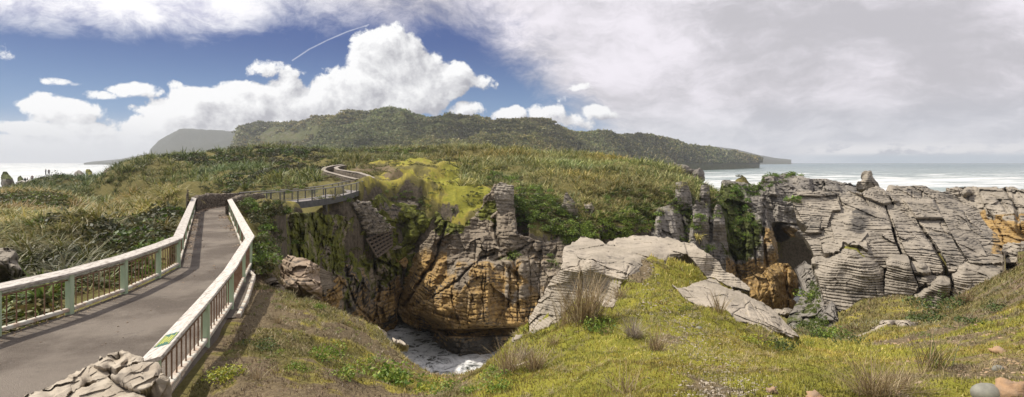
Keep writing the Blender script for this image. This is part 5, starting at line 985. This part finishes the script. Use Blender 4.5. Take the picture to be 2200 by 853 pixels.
# ---------------------------------------------------------------- foreground pancake caps
def plain(u,v,P): return st3(0*u,0*u,.35*sm(.0,.45,fbm(P,1.2,3,7)))
cap=[(1124,716),(1140,682),(1180,612),(1205,576),(1210,548),(1212,530),(1236,516),(1250,510),(1284,511),(1300,522),(1322,514),(1345,508),(1400,506),(1450,514),(1490,525),(1520,545),(1545,562),(1553,580),(1585,596),(1612,618),(1608,628),(1590,624),(1560,612),(1535,596),(1520,598),(1490,560),(1475,548),(1448,545),(1435,552),(1432,561),(1410,552),(1390,546),(1368,548),(1352,560),(1350,578),(1362,590),(1342,612),(1325,645),(1318,660),(1300,660),(1262,640),(1240,640),(1228,655),(1200,690),(1170,706),(1145,716)]
i0=cap.index((1448,545)); i1=cap.index((1342,612)); cap2=cap[:i0]+[(1448,553),(1430,570),(1400,590),(1372,606)]+cap[i1:]
relief('pancake_outcrop',cap2,cdep+[(1385,575,15.75),(1410,562,16.6),(1375,595,14.9),(1432,566,16.9)],1.0,M_PALE,[([(1320,516),(1400,508),(1470,520),(1478,546),(1436,548),(1432,562),(1400,556),(1340,538),(1322,530)],.22,2),([(1250,555),(1270,558),(1300,574),(1348,590),(1352,604),(1310,596),(1262,582)],.10,1.5)],
  [([(1247,562),(1250,590),(1246,640)],3,.35),([(1320,528),(1345,538),(1400,556),(1430,563)],1.5,.18),([(1275,560),(1300,576),(1345,590)],1.3,.14),([(1350,575),(1345,600),(1322,645)],2.5,.2),([(1402,508),(1412,515)],1.5,.12),([(1205,580),(1246,570)],1.4,.12)],
  strat=(.06,.038,.03,.25),rough=(.22,.55,4),flute=None,blk=(.05,.9,.6),mixf=lambda u,v,P: st3(.0*u,.0*u,.35*sm(.0,.45,fbm(P,1.2,3,7))-.9*np.exp(-(pdist(u,v,[(1390,546),(1360,556),(1352,580),(1358,590)])/7)**2)),thick=2.2,label='broad pale layered cap of rock crowning the grassy knoll above the gorge',cat='rock outcrop',seed=91,fine=.006,drop=.4,seam_shade=.16,fac=[(.16,.8),(.06,2.5),(.02,7)])
relief('pancake_outcrop',sl2,sdep,.95,M_PALE,
  [([(1600,640),(1640,655),(1690,700),(1716,724),(1650,700),(1610,680)],.14,2)],[([(1570,676),(1600,660),(1612,645)],1.5,.16)]+[([(1612+14*k,650+11*k),(1632+13*k,684+6*k)],1.3,.10) for k in range(5)],
  strat=(.09,.05,.22,.15),rough=(.22,.6,4),blk=(.06,1.2,.8),mixf=plain,fac=[(.14,.9),(.05,2.6),(.02,7)],thick=1.6,label='tilted pale slab with ribbed edge lying on the right flank of the grassy knoll',cat='rock outcrop',seed=93,fine=.006,seam_shade=.3,drop=.45)
M_TAN=rock_mat('tan_limestone',(.36,.28,.20),(.26,.19,.135),(.15,.11,.085),strata=6,bd=.03,scale=1.6,pale=.3)
def rock(ol,Y,dY,lb,seed,m=M_PALE,name='boulder',th=.16,am=.05,rg_=(.3,.9,4),mix=plain,cr=(),step=1.0,thick=None):
    o=np.array(ol,float); c0=o.mean(0); dep=[(c0[0],c0[1],Y)]+[(x,y,Y+dY*(.25 if y>c0[1] else 1.0)) for x,y in ol]+[(c0[0]*.5+x*.5,c0[1]*.5+y*.5,Y+dY*(.02 if y>c0[1] else .35)) for x,y in ol]
    return relief(name,ol,dep,step,m,(),cr,strat=(th,am,.06,.2),rough=rg_,blk=(.12,1.0,.8),fac=[(.3,1.1),(.1,3.2)],mixf=mix,thick=thick or dY*1.5,label=lb,cat='rock',seed=seed,fine=.01,drop=.35,seam_shade=.3,c=.05)
rock(bo,20.2,1.3,'large tan boulder on the slope edge right of the gorge-side railing',101,M_TAN,cr=[([(610,600),(640,596),(684,580)],2,.15),([(640,610),(650,640)],2,.2)])
rock([(566,600),(590,596),(612,620),(622,640),(600,636),(575,622)],18.6,.8,'broken brown rock tucked beneath the large tan boulder',102,M_CLIFF,name='rock')
rock([(-30,532),(24,534),(38,545),(36,560),(46,578),(20,588),(-30,586)],17,1.2,'grey ledge of rock half sunk in flax left of the path railing',103,M_ROCK,name='rock')
rock([(1808,742),(1822,726),(1850,720),(1872,706),(1895,690),(1935,688),(1972,692),(1974,700),(1928,704),(1915,718),(1880,730),(1835,744)],14.6,1.3,'flat grey-brown slab exposed at the lip of the grass below the great layered rock',104,M_PALE,name='rock',am=.03)
rock([(1084,800),(1110,782),(1140,774),(1146,784),(1120,800),(1092,812)],8.6,.35,'reddish wedge-shaped stone among dry rushes at the pool edge',105,M_STONE,name='rock')
rock([(800,706),(812,702),(832,716),(828,734),(812,728)],21.5,.7,'small pale block perched where the turf drops to the pool',106,M_STONE,name='rock')
rock([(842,724),(860,730),(880,742),(864,744),(846,736)],19.5,.5,'thin pale ledge stone right of the perched block above the pool',107,M_STONE,name='rock')
rock([(770,716),(795,720),(822,730),(840,740),(815,738),(780,728)],18.6,.5,'broken flat stones poking out of turf at the rim over the pool',108,M_STONE,name='rock')
rock([(1098,730),(1108,718),(1124,718),(1120,736),(1104,744)],12.2,.5,'pale stone against the left foot of the layered cap',109,M_PALE,name='rock')
rock([(1662,668),(1690,662),(1706,668),(1704,676),(1670,678)],60,1.5,'low grey boulder between the ochre buttress and the second water gap',110,M_ROCK,name='boulder')
for (u,v,ru,rv,m,lb,sd) in [(2124,838,34,20,M_PEBBLE,'smooth grey-green beach stone near the lower right corner',1),(2188,828,32,26,M_ORANGE,'orange angular stone right of the smooth grey-green one',2),(1660,840,10,8,M_ORANGE,'small orange stone in turf at the bottom edge, left one',3),(2145,790,12,8,M_PEBBLE,'small bluish pebble in the dry soil above the smooth stone',4),
   (1502,704,8,4,M_PEBBLE,'flat white stone lying on turf by the shingle trail',5),(1750,852,22,8,M_ORANGE,'low orange-brown stone cut by the picture bottom',6),(2150,755,14,7,M_ORANGE,'orange stone flake in bare soil far up the right bank',7)]:
    X=(u-1100)/F; Yg=9.
    for yy in np.exp(np.linspace(math.log(3),math.log(14),400)):
        if TZ([X*yy],[yy])[0]>=CZ-(v+rv*.6-HV)/F*yy: Yg=yy; break
    sc=ru/F*Yg; V=IV3*np.array([1,.8,rv/ru*1.1])*sc; q=fbm(V/sc,1.1,3,sd*7)[:,None]; V=V*(1+q*(.08 if m is M_PEBBLE else .25)); V=V if m is M_PEBBLE else V*(1+facets(V/sc+sd*3.3,1.3,sd)[:,None]*.8); 
    o=mesh('stone',V,IF3,m,smooth=True); o.location=(X*Yg,Yg,TZ([X*Yg],[Yg])[0]+sc*rv/ru*.12); tag(o,lb,'stone')
# ---------------------------------------------------------------- turf texture
def ground_attr(P,k): 
    j=np.log(P[:,1]); return interp2(aa,lys,mixv[:,k].reshape(XX.shape),P[:,0]/P[:,1],j)
N=520000; a_=RNG.uniform(-80,2280,N); yy=np.exp(RNG.uniform(math.log(3.6),math.log(46),N)); X=(a_-1100)/F*yy; z=TZ(X,yy); P=np.stack([X,yy,z],1); u_,v_=PX(P)
msk=(v_<880)&(z>-9)&(pdist(X,yy,pathpoly,True)>.25)&~inpoly(X,yy,pathpoly)&~((X<-10.5)&(yy>5))&(((yy<26))|(u_>1690)); P=P[msk]
so=ground_attr(P,1);mo=ground_attr(P,0); cl=fbm(P,2.2,3,71); msk=RNG.uniform(0,1,len(P))<np.clip(.95-so*.9+cl*.5,.08,1); P=P[msk];so=so[msk];mo=mo[msk];cl=cl[msk]
k=len(P); L=np.maximum(.028,P[:,1]*.0050)*RNG.uniform(.6,1.5,k); an=RNG.uniform(0,6.28,k); ti=RNG.uniform(.2,1.25,k)
d=np.stack([np.cos(an)*np.sin(ti),np.sin(an)*np.sin(ti),np.cos(ti)],1); s_=np.stack([-np.sin(an),np.cos(an),0*an],1); wd=L*RNG.uniform(.22,.45,k)
V=np.stack([P-s_*wd[:,None]/2-[0,0,.01],P+s_*wd[:,None]/2-[0,0,.01],P+d*L[:,None]],1).reshape(-1,3)
cb=np.array([[.36,.315,.055],[.28,.27,.05],[.41,.345,.10],[.20,.20,.045]])[RNG.integers(0,4,k)]; cd=np.array([[.17,.155,.05],[.22,.18,.075],[.12,.12,.035],[.28,.225,.11]])[RNG.integers(0,4,k)]; cs=np.array([[.28,.22,.13],[.2,.16,.09],[.33,.28,.18],[.15,.12,.07]])[RNG.integers(0,4,k)]
mw=sm(.3,.7,mo+cl*.4)[:,None]; sw=sm(.3,.7,so+cl*.3)[:,None]; col=(cb*mw+cd*(1-mw))*(1-sw)+cs*sw; col=col*RNG.uniform(.7,1.25,(k,1))*(1+.45*fbm(P,.55,3,15)+.25*fbm(P,2.0,2,16))[:,None]*np.stack([1+0*cl,1-.12*sm(-.2,.5,fbm(P,.9,2,18)),1+0*cl],1)
o=mesh('turf',V,np.arange(3*k).reshape(-1,3),M_VEG,attrs={'tint':np.repeat(col,3,0)}); o['kind']='stuff'
TU=[blades(22,2,.16,.012,1.2,.9,rg,[(.20,.17,.06),(.26,.21,.10),(.13,.13,.04),(.32,.26,.14)],(.36,.29,.17),lean=(.2,1.2)) for _ in range(7)]
a_=RNG.uniform(-60,2260,6500); yy=np.exp(RNG.uniform(math.log(4.0),math.log(30),6500)); X=(a_-1100)/F*yy; Pt=np.stack([X,yy,TZ(X,yy)],1); m_=(pdist(X,yy,pathpoly,True)>.25)&~inpoly(X,yy,pathpoly)&~((X<-10.5)&(yy>5))&(fbm(Pt,.6,3,44)+fbm(Pt,2,2,45)*.5>.05)&(Pt[:,2]>-8); Pt=Pt[m_]
instance('tussock',TU,Pt,np.maximum(.6,Pt[:,1]*.085)*RNG.uniform(.5,1.3,len(Pt)),tint(Pt,61),kind='stuff')
CRP=[leafball(34,1.0,.35,.3,rg,[(.20,.24,.05),(.28,.29,.06),(.13,.17,.04),(.30,.25,.09)],.5) for _ in range(6)]
a_=RNG.uniform(420,2260,2600); yy=np.exp(RNG.uniform(math.log(4.0),math.log(20),2600)); X=(a_-1100)/F*yy; Pt=np.stack([X,yy,TZ(X,yy)],1); m_=(pdist(X,yy,pathpoly,True)>.4)&~inpoly(X,yy,pathpoly)&(X>-9.5)&(fbm(Pt,.45,3,144)+fbm(Pt,2,2,145)*.4>.22)&(Pt[:,2]>-5); Pt=Pt[m_]
instance('creeping_plants',CRP,Pt,np.maximum(.05,Pt[:,1]*.0085)*RNG.uniform(.5,1.3,len(Pt)),tint(Pt,63),kind='stuff')
Pg=[]
for L_ in (PL,PR):
    q=lerp_line(L_,3000)[RNG.integers(200,2999,1500)]; sg=1 if L_ is PL else -1; Pg.append(np.c_[q[:,0]+sg*np.abs(RNG.normal(.12,.22,1500)),q[:,1]+RNG.normal(0,.05,1500),np.full(1500,.008)])
q=np.stack([RNG.uniform(-11,-4,500),RNG.uniform(6,20,500),np.full(500,.006)],1); Pg.append(q[inpoly(q[:,0],q[:,1],pathpoly)]); Pg=np.vstack(Pg); Pg=Pg[fbm(Pg,.8,3,5)>-.15]
stones('grit',Pg,np.maximum(.008,Pg[:,1]*.0011)*RNG.uniform(.5,1.8,len(Pg)),M_TAN,flat=.5)
# shingle on the trail
a_=RNG.uniform(1300,1800,16000); yy=np.exp(RNG.uniform(math.log(3.9),math.log(17),16000)); X=(a_-1100)/F*yy; P=np.stack([X,yy,TZ(X,yy)],1); u_,v_=PX(P)
tr=pdist(u_+fbm(P,1,2,3)*20,v_,[(1385,575),(1400,640),(1470,700),(1520,760),(1580,860)]); m_=RNG.uniform(0,1,len(P))<np.exp(-(tr/(10+np.maximum(v_-600,0)*.28))**2)*.55; P=P[m_]
o=stones('gravel',P,np.maximum(.010,P[:,1]*.0018)*RNG.uniform(.6,1.6,len(P)),M_STONE,flat=.5)
a_=RNG.uniform(1900,2240,5000); yy=np.exp(RNG.uniform(math.log(3.9),math.log(11),5000)); X=(a_-1100)/F*yy; P=np.stack([X,yy,TZ(X,yy)],1); m_=RNG.uniform(0,1,len(P))<.28*sm(.3,.7,ground_attr(P,1)); P=P[m_]
o=stones('gravel',P,np.maximum(.010,P[:,1]*.002)*RNG.uniform(.6,2.2,len(P)),simple('soil_chips',(.40,.27,.16),(.26,.2,.14),5,.9),flat=.5)
# ---------------------------------------------------------------- single plants
def onground(u,v,y0=3.6,y1=50):
    x=(u-1100)/F; ys_=np.exp(np.linspace(math.log(y0),math.log(y1),1600)); zz=TZ(x*ys_,ys_); k_=np.where(zz>=CZ-(v-HV)/F*ys_)[0]
    if not len(k_): return None
    yy=ys_[k_[0]]; return np.array([x*yy,yy,zz[k_[0]]])
STEM=[(.26,.185,.10),(.32,.24,.14),(.18,.13,.07),(.36,.29,.17)]
def rush(n,L,sp,w=.008,seed=0,cols=STEM,seg_=3,droop=.5):
    r=np.random.default_rng(seed); V,Fq,T=blades(n,seg_,L,w,sp,droop,r,cols,None,lean=(.05,.9)); 
    off=np.repeat(r.normal(0,.12*L,(n,2)),(seg_+1)*2,0); V[:,:2]+=off; return V,Fq,T
def plant(name,u,v,temp,lab,cat,group=None,scale=1.0,sink=.02):
    p=onground(u,v)
    if p is None: return
    V,Fq,T=temp; o=mesh(name,V*scale*p[1],Fq,M_VEG,attrs={'tint':np.clip(T,0,1)}); o.location=(p[0],p[1],p[2]-sink); tag(o,lab,cat,group); return o
RU='dry rush tufts on the knoll'
# (u,v,height px, stems, spread, label)
for i,(u,v,hp,n_,sp,lab) in enumerate([(1258,690,110,420,.75,'largest tangle of dry brown rushes, below the lip of the layered rock cap'),(1215,700,70,160,.8,'sparse dry tuft left of the bright green shrub on the knoll'),(1095,800,75,260,1.1,'grey-brown rush clump with long bare stalks hanging over the white pool'),
   (1150,795,60,200,.9,'bushy brown rush tuft right of the reddish wedge stone'),(1362,725,45,260,1.0,'rounded grey dead bush in the middle of the knoll slope'),(1410,755,55,200,1.0,'brown stalky tuft just right of the rounded grey dead bush'),(1345,850,85,90,1.1,'thin arching stalks rising by the bottom edge, left of the shingle trail'),
   (1548,672,52,70,.5,'few upright brown stalks growing against the tilted pale slab'),(1480,640,20,80,1.,'short straw tuft beside the upper end of the tilted slab'),(1640,735,36,150,1.,'low dry tuft under the pointed end of the tilted slab'),(1330,640,34,120,.9,'small dry tuft at the white-stained rock edge'),
   (1880,850,95,420,1.25,'wide straw-brown rush clump at the bottom edge right of centre'),(1940,840,80,200,1.3,'loose fan of fallen stalks right of the wide straw-brown clump'),(2000,800,95,60,.45,'tall upright sedge with dark stems above the loose fan of stalks'),(2075,655,40,160,.8,'rust-brown tuft at the foot of the great layered slab'),
   (596,695,30,90,.9,'wispy dry tuft on the bank below the gorge-side railing'),(555,815,42,60,.9,'wispy dry stems right of the yellow-green shrublet by the railing'),(1125,770,40,150,1.2,'short grey tuft behind the reddish wedge stone'),(1190,740,30,120,1.2,'flattened brown tuft on the knoll left of the dead bush'),(1300,720,26,90,1.,'low brown tuft between the green shrub and dead bush'),(2150,700,20,70,1.,'low dry tuft on the crest of the right bank')]):
    plant('rush_tuft',u,v,rush(int(n_*.75),1.0,sp,.016 if hp>60 else .028,i,STEM if i not in(4,17) else [(.30,.25,.2),(.24,.19,.14),(.36,.31,.24)]),lab,'rush',RU,scale=hp*1.15/F)
plant('sedge',2005,795,rush(40,1.0,.35,.03,77,[(.09,.11,.03),(.13,.13,.04),(.2,.13,.07)]),'dark green sedge spikes standing above the straw clump on the right','sedge',scale=95/F)
GB=[(.13,.20,.03),(.17,.23,.035),(.08,.14,.02),(.21,.24,.04)]; YG=[(.25,.27,.03),(.32,.30,.04),(.16,.2,.03)]; DG=[(.06,.09,.025),(.09,.12,.03),(.045,.06,.02)]
def bush(nl,flat,ls,seed,cols): return leafball(nl,1.0,flat,ls,np.random.default_rng(seed),cols,.35)
for i,(u,v,r,nl,cols,lab) in enumerate([(490,808,36,420,YG,'yellow-green succulent shrublet on bare soil beside the near railing'),(575,748,26,300,DG,'dark low shrub uphill of the two bright ones on the left slope'),(695,772,32,380,GB,'bright green shrub in the middle of the left slope'),(642,792,18,200,GB,'small green shrub left of the mid-slope bright one'),
   (742,812,34,340,GB,'green shrub spreading at the bottom left of the slope, left of the largest'),(838,826,54,700,GB,'largest bright green shrub low on the left slope'),(770,790,18,160,YG,'little yellow-green shrub above the largest slope shrub'),(798,778,16,150,GB,'tiny green shrub near the turf rim over the pool'),(684,664,15,200,GB,'round green shrub on the ridge right of the large tan boulder'),
   (970,838,30,300,GB,'green shrub by the bottom edge just before the white pool'),(1010,846,20,200,GB,'small green shrub at the notch where the pool meets the knoll'),(1052,806,22,220,GB,'glossy green shrub under the overhanging rush clump'),(1080,836,34,320,GB,'fresh green shrub at the knoll foot below the reddish stone'),(1284,702,32,520,GB,'bright green shrub among the dry tangle under the rock cap'),
   (1398,738,20,170,YG,'small yellow-green shrub beside the rounded dead bush'),(1478,668,14,120,DG,'dark green tuft of leaves under the left end of the tilted slab'),(600,760,12,100,GB,'tiny green shrub uphill of the small slope shrub'),(655,800,14,120,GB,'tiny green shrub at the right of the small slope shrub'),(905,846,24,220,YG,'yellow-green shrub at the bottom edge left of the pool notch'),
   (1612,735,26,240,YG,'yellowish leafy patch under the ribbed end of the slab'),(1680,752,30,260,DG,'dark leafy shrub just beyond the slab point'),(1790,728,34,330,GB,'green shrub in the gully below the great layered rock, widest one'),(1745,722,28,280,DG,'dark shrub at the gully head left of the widest green one'),(1830,742,26,240,DG,'dark green shrub touching the flat grey-brown slab'),
   (2035,668,34,420,DG,'olive leafy shrub against the pointed foot of the layered rock'),(1965,690,22,240,DG,'low dark shrub left of the pointed rock foot, beyond the flat slab'),(2000,694,24,260,DG,'low dark shrub under the pointed rock foot'),(2145,672,28,240,DG,'dark creeping shrub in a fold of the right-hand bank, upper'),(2085,696,22,200,DG,'dark creeping shrub in a fold of the right-hand bank, lower'),(1740,640,24,260,GB,'green bush growing on the dark rock beside the narrow channel')]):
    if i==29:
        p,nm,_=hit(u,v); V,Fq,T=bush(nl,.9,.2,300+i,cols); o=mesh('shrub',V*1.3,Fq,M_VEG,attrs={'tint':T}); o.location=p.tolist(); tag(o,lab,'shrub','green shrubs'); continue
    plant('shrub',u,v,bush(int(nl*1.2),.62,.17 if r<25 else .13,300+i,[tuple(x*1.25 for x in c) for c in cols]),lab,'shrub','green shrubs',scale=r/F*1.45,sink=-.01)
for i,(u,v,hp,lab) in enumerate([(95,665,95,'fresh green flax clump with broad blades right behind the near railing'),(30,700,80,'straw-tipped flax clump behind the railing at the picture edge')]):
    p=np.array([-13.1,15.6,0]) if i==0 else np.array([-13.2,14.2,0]); p[2]=TZ([p[0]],[p[1]])[0]
    V,Fq,T=blades(46,4,1.25,.09,.9,1.2,np.random.default_rng(50+i),[(.13,.19,.04),(.17,.22,.05),(.10,.15,.035)],(.35,.3,.14) if i else None); o=mesh('flax_clump',V,Fq,M_VEG,attrs={'tint':T}); o.location=p.tolist(); tag(o,lab,'flax plant')
p,nm,_=hit(1500,515)
if p is not None:
    V,Fq,T=blades(60,3,1.7,.2,.95,1.3,np.random.default_rng(66),[(.42,.33,.06),(.35,.30,.08),(.2,.2,.06)],(.5,.42,.15)); o=mesh('flax_clump',V,Fq,M_VEG,attrs={'tint':T}); o.location=(p+nm*.2).tolist(); tag(o,'golden yellow flax clump hanging on the dark karst cliff','flax plant')
# ---------------------------------------------------------------- left coast: stacks, lookout and people
chunk('sea_stack',[(4,392),(3,380),(8,371),(14,369),(19,375),(28,385),(34,402),(4,404)],165,'double-headed green-topped sea stack at the far left edge of the land',seed=201,m=M_KARST,top=384,dY=3)
chunk('sea_stack',[(38,392),(39,381),(44,377),(49,384),(50,402),(38,402)],168,'small scrub-topped sea stack right of the double-headed one',seed=202,m=M_KARST,top=392,dY=3)
chunk('sea_stack',[(160,372),(170,366),(174,368),(181,374),(182,390),(162,388)],150,'dark rugged stack beside the hill with two standing people',seed=203,m=M_KARST,dY=3)
chunk('sea_stack',[(183,376),(186,368),(192,364),(197,368),(199,380),(197,400),(184,398)],152,'rounded pale stack with a green top, right of the dark rugged one',seed=204,top=374,dY=3)
chunk('rock_ledge',[(222,372),(228,362),(240,358),(246,366),(240,376),(226,380)],118,'brown rock ledge jutting from the flax hill towards the left-hand sea',seed=205,dY=2,m=M_CLIFF)
def person(u,vf,Y,lab,coat,legc,face=0,hair=(.03,.02,.015)):
    J=[(0,0,.95,.14),(0,0,1.12,.13),(0,0,1.35,.155),(0,0,1.5,.06),(0,.01,1.63,.10),(0,0,1.72,.08),(-.1,0,.9,.1),(-.12,.03,.5,.07),(-.13,-.02,.08,.05),(-.13,.14,.03,.04),(.1,0,.9,.1),(.12,.05,.5,.07),(.12,0,.08,.05),(.13,.16,.03,.04),
       (-.2,0,1.42,.065),(-.27,-.02,1.13,.048),(-.24,.14,.95,.034),(-.23,.2,.9,.028),(.2,0,1.42,.065),(.27,-.02,1.13,.048),(.22,.16,1.0,.034),(.2,.22,.97,.028)]
    E=[(0,1),(1,2),(2,3),(3,4),(4,5),(0,6),(6,7),(7,8),(8,9),(0,10),(10,11),(11,12),(12,13),(2,14),(14,15),(15,16),(16,17),(2,18),(18,19),(19,20),(20,21)]
    me=bpy.data.meshes.new('person'); me.from_pydata([j[:3] for j in J],E,[]); o=bpy.data.objects.new('person',me); COL.objects.link(o)
    mod=o.modifiers.new('skin','SKIN')
    bm=bmesh.new(); bm.from_mesh(me); L=bm.verts.layers.skin.verify(); bm.verts.ensure_lookup_table()
    for v_,j in zip(bm.verts,J): v_[L].radius=(j[3],j[3]); v_[L].use_root=False
    bm.verts[0][L].use_root=True; bm.to_mesh(me); bm.free()
    o.modifiers.new('sub','SUBSURF').levels=1; o.modifiers['sub'].render_levels=1
    m,t_,out=mat('clothing'); ob=t_.n('ShaderNodeTexCoord').outputs['Object']; z_=t_.n('ShaderNodeSeparateXYZ',{0:ob}).outputs[2]
    c=t_.mix(t_.ss(z_,.91,.93),(*legc,1),(*coat,1)); c=t_.mix(t_.ss(z_,1.48,1.5),c,(.42,.27,.2,1)); c=t_.mix(t_.ss(z_,1.67,1.7),c,(*hair,1)); c=t_.mix(t_.ss(z_,.09,.07),c,(.03,.03,.03,1)); bsdf(t_,out,c,.8); me.materials.append(m)
    p=W(u,vf,Y); p[2]=max(p[2],TZ([p[0]],[p[1]])[0]) ; o.location=p.tolist(); o.rotation_euler=(0,0,face); tag(o,lab,'person'); return o
person(98.5,377,146,'person in dark clothes standing on the little flax hill, the taller of the pair',(.03,.03,.035),(.02,.02,.03),2.6)
person(105,378,146,'person in dark clothes on the little flax hill, right-hand one of the pair',(.05,.03,.03),(.025,.025,.04),3.6)
person(54,396,140,'person in dark jacket at the pale lookout railing, left one',(.04,.04,.05),(.05,.05,.07),1.2)
person(59,396,140,'person in grey top at the pale lookout railing beside the dark jacket',(.14,.14,.16),(.03,.03,.05),2.)
person(69,391,142,'person in maroon top walking up the path beyond the lookout',(.12,.03,.03),(.03,.03,.05),.8)
lk=empty('lookout_railing',tuple(W(52,398,138)),'pale railing of the small lookout among flax on the far left hill','railing'); ps=[]
Lk=[W(36,400,136),W(48,396,138),W(54,399,136),W(66,392,138)]
for a_,b_ in zip(Lk[:-1],Lk[1:]):
    mb=MB(); mb.bar(a_+[0,0,.9],b_+[0,0,.9],.3,.12); ps.append(mb.build('top_rail',M_PLANK,lk)); mb=MB(); mb.bar(a_+[0,0,.3],b_+[0,0,.3],.12,.2); ps.append(mb.build('lower_rail',M_PLANK,lk)); mb=MB(); mb.bar(a_+[0,0,-1],a_+[0,0,.9],.2,.2,up=(0,1,0)); ps.append(mb.build('post',M_PLANK,lk))
local(ps,lk)
